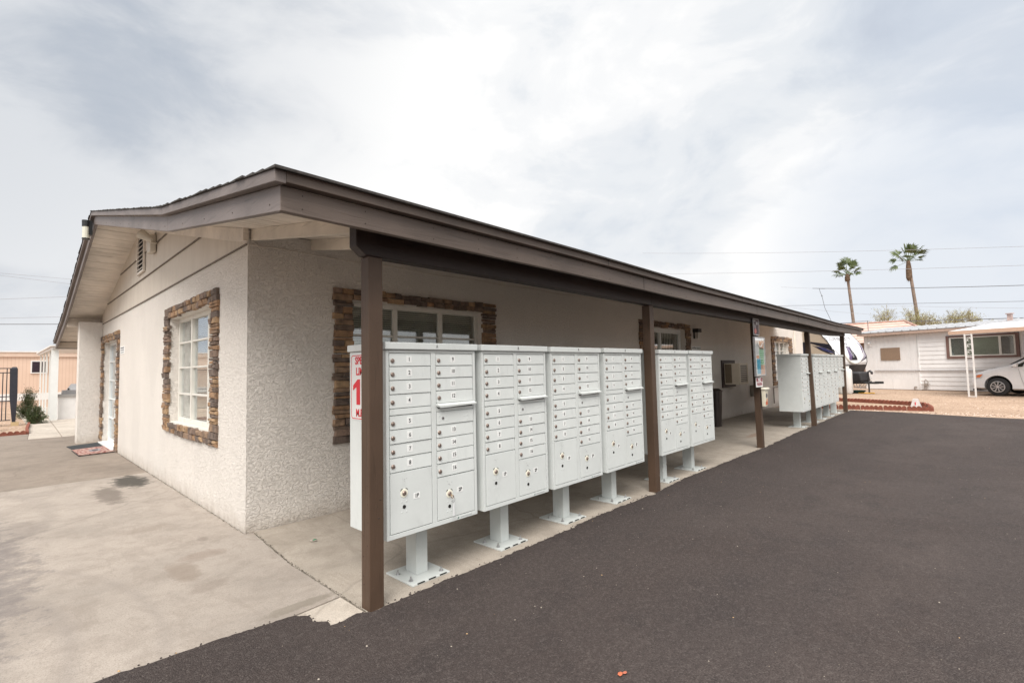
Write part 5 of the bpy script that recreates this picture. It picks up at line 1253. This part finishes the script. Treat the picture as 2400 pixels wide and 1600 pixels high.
def fr1(rr):
    out = [(0.3, 1.5, 3.0), (2.0, 1.3, 2.5)]
    for el, n_, ln in ((1.0, 5, 2.5), (.5, 7, 2.1), (.0, 7, 1.9)): out += [(i * 6.283 / n_ + el * 2 + rr.uniform(-.15, .15), el + rr.uniform(-.12, .12), ln) for i in range(n_)]
    return out
def fr2(rr):
    out = [(rr.uniform(0, 6.28), rr.uniform(.45, 1.5), 2.7) for _ in range(15)]
    return out + [(math.pi / 2 + .1, .25, 2.3), (math.pi / 2 + .2, -.38, 2.3), (-math.pi / 2, .28, 2.0), (-math.pi / 2 + .5, .1, 1.7), (math.pi, .5, 1.6), (0, .4, 1.5)]
palm((75, 6.05, 0), (75, 6.68, 12.85), 2, fr1, .52, 'left and lower of the two tall fan palms', 5, .9)
palm((75, -.45, 0), (75, .38, 13.55), 2, fr2, .52, 'right and taller of the two fan palms, with a thick brown skirt', 9, 2.4)
# bare desert trees
bk = simple('twig_bark', (.20, .15, .10), .9, .3, 5); fl = leafmat('thin_leaf', (.24, .24, .09), (.42, .39, .20))
def thin_tree(x, y, h, r, label, seed):
    rr = random.Random(seed); t = thing('desert_tree', label, 'tree', (x, y, 0), 0, 'thin leaved trees beyond the houses')
    g = MB(); f = MB(); g.tube([(0, 0, 0), (0, 0, h * .5)], [.16, .12], 7)
    def br(p, d, L, rad, lv):
        e = p + d * L; g.tube([p, (p + e) / 2 + Vector((rr.uniform(-.06, .06), rr.uniform(-.06, .06), 0)) * L, e], [rad, rad * .8, rad * .55], 4, caps=False)
        if lv >= 2:
            for _ in range(10 if lv == 3 else 5):
                q = p + d * L * rr.random() + Vector((rr.gauss(0, .12), rr.gauss(0, .12), rr.gauss(0, .10))); s = rr.uniform(.03, .07); v1 = Vector((rr.gauss(0, 1), rr.gauss(0, 1), rr.gauss(0, 1))).normalized() * s; v2 = Vector((rr.gauss(0, 1), rr.gauss(0, 1), rr.gauss(0, 1))).normalized() * s
                f.add([q - v1, q + v2 * .6, q + v1, q - v2 * .6], [(0, 1, 2, 3)])
        if lv == 3: return
        for _ in range(4 if lv < 2 else 3):
            nd = (d + Vector((rr.gauss(0, .55), rr.gauss(0, .55), rr.gauss(.1, .3)))).normalized(); br(e if rr.random() < .6 else p + d * L * .7, nd, L * rr.uniform(.55, .8), rad * .6, lv + 1)
    for k in range(7):
        a = k * .9 + rr.uniform(-.3, .3); br(Vector((0, 0, h * .48)), Vector((math.cos(a) * .9, math.sin(a) * .9, .8)).normalized(), r * .62, .055, 0)
    g.build('trunk', bk, t); f.build('foliage', fl, t)
thin_tree(70, 1.0, 7.6, 3.0, 'thin leafed tree behind the taller palm, leftmost of three', 1); thin_tree(70, -1.7, 7.4, 2.9, 'greener thin leafed tree right of the palm, middle of three', 2); thin_tree(70, -3.9, 7.0, 2.8, 'rightmost thin leafed tree above the metal roof', 3)
# ------------------------------------------------------------------ overhead wires
wm = simple('wire_dark', (.09, .09, .10), .6); wf = simple('wire_far', (.30, .31, .34), .6)
def wire(a, b, r, sagz, label, m=wm, ext=1.0):
    a, b = Vector(a), Vector(b); d = b - a; A = a - d * ext; B = b + d * ext; pts = []
    n = 24
    for k in range(n + 1):
        t = k / n; p = A + (B - A) * t; p.z -= sagz * (1 - (2 * t - 1) ** 2) - sagz * (1 - (1 / (1 + 2 * ext)) ** 2); pts.append(p)
    g = MB(); g.tube(pts, r, 5); tag(g.build('overhead_wire', m), label, 'wire', 'overhead wires')
Y = 60
wire((Y, 9.74, 13.98), (Y, -8.56, 11.17), .016, .5, 'highest and faintest wire, passing above both palm crowns', wf)
wire((Y, 9.85, 11.76), (Y, -8.47, 9.51), .018, .3, 'faint wire crossing the crown of the shorter palm', wf)
wire((Y, 7.65, 9.58), (Y, -8.37, 7.76), .028, .1, 'thick twisted wire crossing both palm trunks at mid height', wm, .0)
wire((Y, 9.6, 9.93), (Y, 7.65, 9.58), .012, .0, 'thin tail of the twisted wire left of the palms', wf, .6)
wire((Y, 10.03, 7.91), (Y, -8.29, 6.36), .018, .1, 'wire crossing the palm trunks a little below the thick twisted one')
wire((Y, 10.04, 7.73), (Y, .87, 5.91), .012, .1, 'thin wire sagging down behind the brown eave', wf, .2)
wire((Y, 2.86, 7.25), (Y, -8.26, 5.75), .012, .1, 'thin wire sloping right over the desert trees', wf, .2)
wire((Y, 5.55, 5.53), (Y, -8.21, 4.90), .034, .0, 'thick black cable just above the tiled roof', wm, .5)
g = MB(); g.tube([(60, 7.02, 9.46), (60, 6.95, 9.1), (60, 6.81, 8.62), (60, 6.61, 7.34), (60, 6.05, 5.73), (60, 5.6, 4.9)], .022, 5); g.cyl((60, 6.83, 8.72), (60, 6.80, 8.58), .05, seg=8); tag(g.build('service_drop', wm), 'curved drop wire hanging from the twisted wire', 'wire')
for (a, b, r, l) in [((-2.008, Y, 11.33), (3.17, Y, 11.62 - .28), .014, 'highest thin wire at the left edge of the sky'), ((-2.0, Y, 11.12), (2.94, Y, 10.85), .014, 'second thin wire at the left edge of the sky'),
                     ((-1.946, Y, 8.9), (2.78, Y, 9.58), .018, 'third wire from the top at the left edge'), ((-1.9, Y, 7.14), (2.39, Y, 7.54), .018, 'fourth wire from the top at the left edge'), ((-1.886, Y, 6.58), (2.27, Y, 6.8), .030, 'lowest and thickest wire at the left edge')]:
    wire(a, b, r, 0, l, wm if r > .02 else wf, 3.0)
# ------------------------------------------------------------------ left background
PH = thing('mobile_home', 'peach coloured mobile home with a white stripe behind the left yard', 'mobile home', (0, 32, 0))
pm, nt, b = newmat('peach_siding'); v = coords(nt); w = nt.nodes.new('ShaderNodeTexWave'); w.bands_direction = 'X'; w.inputs['Scale'].default_value = 2.2; nt.links.new(v, w.inputs['Vector'])
c = ramp(nt, noise(nt, v, .8, 5), [(.3, (.62, .46, .36)), (.7, (.68, .52, .42))]); c = mixc(nt, ramp(nt, w.outputs['Fac'], [(.03, .3), (.12, 0.0)]), c, (.40, .24, .16)); nt.links.new(c, b.inputs['Base Color']); b.inputs['Roughness'].default_value = .6
g = MB(); g.box(-14, 14, 0, 5, .70, 2.66); g.build('wall', pm, PH)
g = MB(); g.box(-14.1, 14.1, -.08, 5, 2.66, 2.90); g.build('fascia', simple('peach_trim', (.62, .48, .39), .6, .05), PH)
g = MB(); g.box(-14.15, 14.15, -.12, 5.1, 2.90, 2.96); g.build('roof', MT['white'], PH)
g = MB(); g.box(-14, 14, -.03, 5, .32, .70); g.build('stripe', MT['white'], PH)
g = MB(); g.box(-14, 14, -.01, 5, -.02, .32); g.build('skirting', simple('peach_skirt', (.60, .46, .37), .7, .08), PH)
g = MB(); g.box(-.56, .12, -.05, 0, 1.76, 2.46); WI = g.build('window', MT['white'], PH); g = MB(); g.box(-.50, .06, -.056, -.05, 1.82, 2.40); g.build('glass', simple('far_glass', (.03, .02, .03), .2), WI)
g = MB(); g.box(.02, .6, 0, .1, .7, 2.6); 
g = MB(); g.box(-2.75, -2.72, -.012, 0, .7, 2.66); g.build('joint_strip', simple('peach_joint', (.42, .27, .19), .7), PH)
AV = thing('patio_awning', 'white awning frame with slim posts along the side path', 'awning', (-.3, 18, 0))
for k, (y, w) in enumerate([(.55, .16), (1.5, .06), (3.35, .055), (5.65, .055), (7.75, .055), (10.3, .055)]):
    g = MB(); g.box(-w / 2 - (.035 if k == 0 else 0), w / 2, y, y + .06, 0, 2.50 + y * .010); g.build('post', MT['vinyl'], AV)
g = MB(); g.hexa([(-.10, .4, 2.50), (.06, .4, 2.50), (.06, 11, 2.62), (-.10, 11, 2.62)], [(-.10, .4, 2.58), (.06, .4, 2.58), (.06, 11, 2.70), (-.10, 11, 2.70)]); g.build('beam', MT['white'], AV)
g = MB(); g.hexa([(-.16, .3, 2.58), (3.0, .3, 2.72), (3.0, 11, 2.84), (-.16, 11, 2.70)], [(-.16, .3, 2.62), (3.0, .3, 2.76), (3.0, 11, 2.88), (-.16, 11, 2.74)]); g.build('roof_panel', MT['white'], AV)
g = MB(); g.box(.05, .12, 3.9, 4.2, .3, .95); g.build('dark_panel', simple('panel_purple', (.03, .02, .035), .6), AV)
g = MB(); g.box(-.19, 1.6, 18.75, 19.3, 0, .80); LW_ = g.build('garden_wall', MT['white']); tag(LW_, 'low white wall with a grey counter top beyond the wing wall', 'wall')
g = MB(); g.box(-.24, 1.65, 18.70, 19.35, .802, .89); g.build('counter_top', simple('counter_grey', (.30, .29, .28), .6, .1), LW_)
G = thing('grill', 'grey covered grill on the low white wall', 'grill', (.12, 19.0, .892)); g = MB(); g.hexa([(-.22, -.2, 0), (.5, -.2, 0), (.5, .2, 0), (-.22, .2, 0)], [(-.20, -.2, .14), (.5, -.2, .14), (.5, .2, .14), (-.20, .2, .14)]); g.build('body', simple('grill_grey', (.30, .30, .31), .4, .1, 5, 0, 60, .5), G)
g = MB(); g.hexa([(-.08, -.19, .14), (.5, -.19, .14), (.5, .19, .14), (-.08, .19, .14)], [(.04, -.1, .36), (.5, -.1, .36), (.5, .1, .36), (.04, .1, .36)]); g.box(-.07, -.02, -.22, -.19, .16, .21, 1); g.build('hood', [simple('grill_hood', (.38, .38, .39), .4, .1, 5, 0, 60, .5), MT['dark']], G)
# iron fence
FN = thing('iron_fence', 'black iron fence with a thick dark end post at the left edge', 'fence', (-1.31, 17.5, 0)); im = simple('iron_black', (.022, .024, .035), .5, .2, 8)
g = MB(); g.hexa([(-.02, -.06, 0), (.05, -.06, 0), (.05, .06, 0), (-.02, .06, 0)], [(-.10, -.08, .9), (.08, -.08, .9), (.08, .08, .9), (-.10, .08, .9)]); g.hexa([(-.10, -.08, .9), (.08, -.08, .9), (.08, .08, .9), (-.10, .08, .9)], [(-.11, -.08, 1.80), (.07, -.08, 1.80), (.07, .08, 1.80), (-.11, .08, 1.80)]); g.hexa([(-.11, -.08, 1.8), (.07, -.08, 1.8), (.07, .08, 1.8), (-.11, .08, 1.8)], [(-.05, -.05, 1.86), (.04, -.05, 1.86), (.04, .05, 1.86), (-.05, .05, 1.86)]); g.build('post', im, FN, bevel=.01)
for z in (.15, .76, .90, 1.66, 1.80):
    g = MB(); g.box(-4, -.06, -.015, .015, z, z + .028); g.build('rail', im, FN)
for k in range(34):
    g = MB(); x = -.17 - k * .088; lo = .15 if k % 2 else .15; hi = 1.80 if k % 2 == 0 else 1.66; g.box(x - .012, x + .012, -.012, .012, lo, hi); g.build('picket', im, FN)
g = MB(); g.box(-1.36, -1.18, 17.38, 17.62, -.02, .10); tag(g.build('footing', simple('footing_tan', (.50, .38, .22), .9)), 'small tan concrete footing under the fence end post', 'footing')
# shrubs
def shrub(x, y, w, h, label, seed, n=5200):
    rr = random.Random(seed); t = thing('shrub', label, 'shrub', (x, y, -.02)); st_ = MB(); f = MB()
    tips = []
    for k in range(46):
        a = rr.uniform(0, 6.28); el = rr.uniform(.12, 1.45); L = rr.uniform(.7, 1.08)
        e = Vector((math.cos(a) * math.cos(el) * w * L, math.sin(a) * math.cos(el) * w * L, math.sin(el) * h * L)); e.z = max(e.z, h * .12)
        st_.tube([(0, 0, 0), e * .5 + Vector((0, 0, .03)), e], [.010, .007, .003], 4); tips.append(e)
    for k in range(n):
        e = rr.choice(tips); tt = rr.uniform(.35, 1.04); p = e * tt + Vector((rr.gauss(0, w * .09), rr.gauss(0, w * .09), rr.gauss(0, h * .05)))
        if p.z < .03: p.z = .03
        d = (e.normalized() + Vector((rr.gauss(0, .6), rr.gauss(0, .6), rr.gauss(.2, .5)))).normalized() * rr.uniform(.022, .05); s = d.orthogonal().normalized() * rr.uniform(.006, .012)
        f.add([p, p + d * .5 + s, p + d, p + d * .5 - s], [(0, 1, 2, 3)])
    st_.build('stems', bk, t); f.build('foliage', leafmat('shrub_leaf', (.018, .032, .008), (.075, .105, .03)), t)
shrub(-.89, 20.6, .40, 1.10, 'taller dark green shrub between the fence and the white posts', 1, 6500); shrub(-.79, 17.35, .27, .58, 'smaller round shrub in front of the taller one', 2, 4500)
AG = thing('agave', 'spiky blue green agave at the left edge of the bed', 'agave', (-1.85, 15.6, 0)); rr = random.Random(3); g = MB()
for k in range(26):
    a = rr.uniform(0, 6.28); el = rr.uniform(.3, 1.35); L = rr.uniform(.45, .62); d = Vector((math.cos(a) * math.cos(el), math.sin(a) * math.cos(el), math.sin(el))); s = d.cross(Vector((0, 0, 1))).normalized() * .035; n_ = s.cross(d).normalized() * .015
    m_ = d * L * .45; g.add([s * .6, -s * .6, m_ - s, d * L, m_ + s, m_ - n_ * 1.5], [(0, 1, 5), (1, 2, 5), (2, 3, 5), (3, 4, 5), (4, 0, 5)])
g.build('leaves', simple('agave_leaf', (.05, .085, .075), .55, .3, 10), AG)
# homes across the lane behind the viewer (they show in the window panes)
def across(loc, rot, label):
    t = thing('mobile_home', label, 'mobile home', loc, rot, 'mobile homes across the lane')
    g = MB(); g.box(-9, 9, -2, 2, .5, 2.7); g.build('wall', MT['white'], t); g = MB(); g.box(-9.1, 9.1, -2.02, 2.02, 0, .5); g.build('skirting', simple('skirt_tan', (.45, .36, .28), .7), t)
    g = MB(); g.hexa([(-9.3, -2.3, 2.7), (9.3, -2.3, 2.7), (9.3, 2.3, 2.7), (-9.3, 2.3, 2.7)], [(-9.3, -.1, 3.2), (9.3, -.1, 3.2), (9.3, .1, 3.2), (-9.3, .1, 3.2)]); g.build('roof', MT['mailp'], t)
    for x in (-6, -2, 3, 6.5):
        g = MB(); g.box(x, x + 1.3, 2.0, 2.03, 1.1, 2.1); g.build('window', simple('pane_dark', (.04, .045, .05), .2), t)
across((4, -19, 0), 0, 'white mobile home across the lane, mirrored in the porch window'); across((-17, 4, 0), -math.pi / 2, 'white mobile home west of the gable, mirrored in the gable window')
# distant hills
g = MB(); rr = random.Random(6); pts = []
for k in range(60): x = -400 + k * 16; pts.append((900, x - 300, 18 + 10 * math.sin(k * .31) + 6 * math.sin(k * .9 + 1) + rr.uniform(-1, 1)))
g.add([p for p in pts] + [(900, p[1], -1) for p in pts] + [(1100, p[1], -1) for p in pts], [(k, k + 1, 60 + k + 1, 60 + k) for k in range(59)] + [(k, 120 + k, 120 + k + 1, k + 1) for k in range(59)])
tag(g.build('hills', simple('hill_haze', (.20, .20, .22), .95)), kind='structure', label='low distant hills')
# ------------------------------------------------------------------ sky, sun, camera
SUN_EL, SUN_AZ = R(52), R(214)   # azimuth measured from +x towards +y: behind the viewer, to the right
sd = Vector((math.cos(SUN_EL) * math.cos(SUN_AZ), math.cos(SUN_EL) * math.sin(SUN_AZ), math.sin(SUN_EL)))
ld = bpy.data.lights.new('sun', 'SUN'); ld.energy = 3.4; ld.angle = R(38); ld.color = (1, .955, .90)
lo = bpy.data.objects.new('sun', ld); COL.objects.link(lo); lo.rotation_euler = sd.to_track_quat('Z', 'Y').to_euler()
wd = bpy.data.worlds.new('World'); scene.world = wd; wd.use_nodes = True; nt = wd.node_tree; bg = nt.nodes['Background']
sky = nt.nodes.new('ShaderNodeTexSky'); sky.sky_type = 'NISHITA'; sky.sun_disc = False; sky.sun_elevation = SUN_EL; sky.sun_rotation = math.pi / 2 - SUN_AZ
sky.air_density = 1.0; sky.dust_density = 2.0
tc = nt.nodes.new('ShaderNodeTexCoord'); D = tc.outputs['Generated']
def dotn(v):
    n = nt.nodes.new('ShaderNodeVectorMath'); n.operation = 'DOT_PRODUCT'; nt.links.new(D, n.inputs[0]); v = Vector(v).normalized(); n.inputs[1].default_value = v; return n.outputs['Value']
def glow(v, inner, outer):   # smooth patch of sky round a world direction, angles in degrees
    return ramp(nt, dotn(v), [(math.cos(R(outer)), 0.0), (math.cos(R(inner)), 1.0)])
def smooth_ramp_fix():
    for n in nt.nodes:
        if n.type == 'VALTORGB': n.color_ramp.interpolation = 'EASE'
mp = nt.nodes.new('ShaderNodeMapping'); nt.links.new(D, mp.inputs[0]); mp.inputs['Scale'].default_value = (1, 1, 1.9)
n1 = noise(nt, mp.outputs[0], 1.7, 5, .48, .35); n2 = noise(nt, mp.outputs[0], 4.6, 8, .6, .35)
K = 8.7   # cloud radiance is written for a background strength of 0.1
def sc(c): return tuple(x * K for x in c)
f1 = math_(nt, 'ADD', math_(nt, 'MULTIPLY', n1, .66), math_(nt, 'MULTIPLY', n2, .34))
cl = ramp(nt, f1, [(.37, sc((.48, .55, .64))), (.43, sc((.63, .675, .73))), (.48, sc((.80, .815, .835))), (.54, sc((.95, .945, .935)))])
gap = ramp(nt, f1, [(.27, .85), (.40, .0)])
col = mixc(nt, gap, cl, sky.outputs[0])
def dirv(az, el): return (math.cos(R(el)) * math.cos(R(az)), math.cos(R(el)) * math.sin(R(az)), math.sin(R(el)))
# the brighter veil towards the middle of the view, the heavier blue cloud at the left, the blue band low on the right
veil = math_(nt, 'MULTIPLY', glow(dirv(27, 26), 4, 46), .45); col = mixc(nt, veil, col, sc((.93, .93, .93)))
blue1 = math_(nt, 'MULTIPLY', math_(nt, 'MULTIPLY', glow(dirv(102, 32), 2, 44), ramp(nt, f1, [(.40, 1.0), (.50, .78), (.62, .50)])), .97); col = mixc(nt, blue1, col, sc((.33, .385, .47)))
blue2 = math_(nt, 'MULTIPLY', math_(nt, 'MULTIPLY', glow(dirv(1, 9), 2, 17), ramp(nt, f1, [(.42, 1.0), (.66, .55)])), .9); col = mixc(nt, blue2, col, sc((.52, .60, .72)))
blue3 = math_(nt, 'MULTIPLY', math_(nt, 'MULTIPLY', glow(dirv(-6, 30), 1, 16), ramp(nt, f1, [(.40, 1.0), (.6, .4)])), .6); col = mixc(nt, blue3, col, sc((.52, .58, .68)))
low = math_(nt, 'MULTIPLY', glow(dirv(-95, 12), 14, 60), .4); col = mixc(nt, low, col, sc((1.45, 1.40, 1.33)))
# the sun behind the cloud deck brightens the sky overhead and behind the viewer
up = ramp(nt, dotn((0, 0, 1)), [(.58, 0.0), (.95, 1.0)]); col = mixc(nt, up, col, sc((1.4, 1.37, 1.33)))
hot = glow(sd, 8, 45); col = mixc(nt, math_(nt, 'MULTIPLY', hot, .6), col, sc((1.7, 1.65, 1.55)))
smooth_ramp_fix()
nt.links.new(col, bg.inputs[0]); bg.inputs[1].default_value = .1
cam = bpy.data.cameras.new('camera'); co = bpy.data.objects.new('camera', cam); COL.objects.link(co)
Rm = [[0.6904206814359065, 0.025453297011461994, 0.7229601733960349], [-0.7230762520353783, 0.05454892094147866, 0.6886110287866368], [-0.021909276301343338, -0.9981866282892026, 0.056066377773000324]]
M4 = Matrix(((Rm[0][0], -Rm[0][1], -Rm[0][2], -1.5651698639595557), (Rm[1][0], -Rm[1][1], -Rm[1][2], -4.909461724782959), (Rm[2][0], -Rm[2][1], -Rm[2][2], 1.45), (0, 0, 0, 1)))
co.matrix_world = M4; cam.sensor_width = 36; cam.lens = 1136.1359953808346 / 2400 * 36; cam.clip_end = 3000; cam.clip_start = .05
scene.camera = co
scene.view_settings.view_transform = 'Standard'; scene.view_settings.look = 'None'; scene.view_settings.exposure = 0.34; scene.view_settings.gamma = 1
scene.render.engine = 'CYCLES'
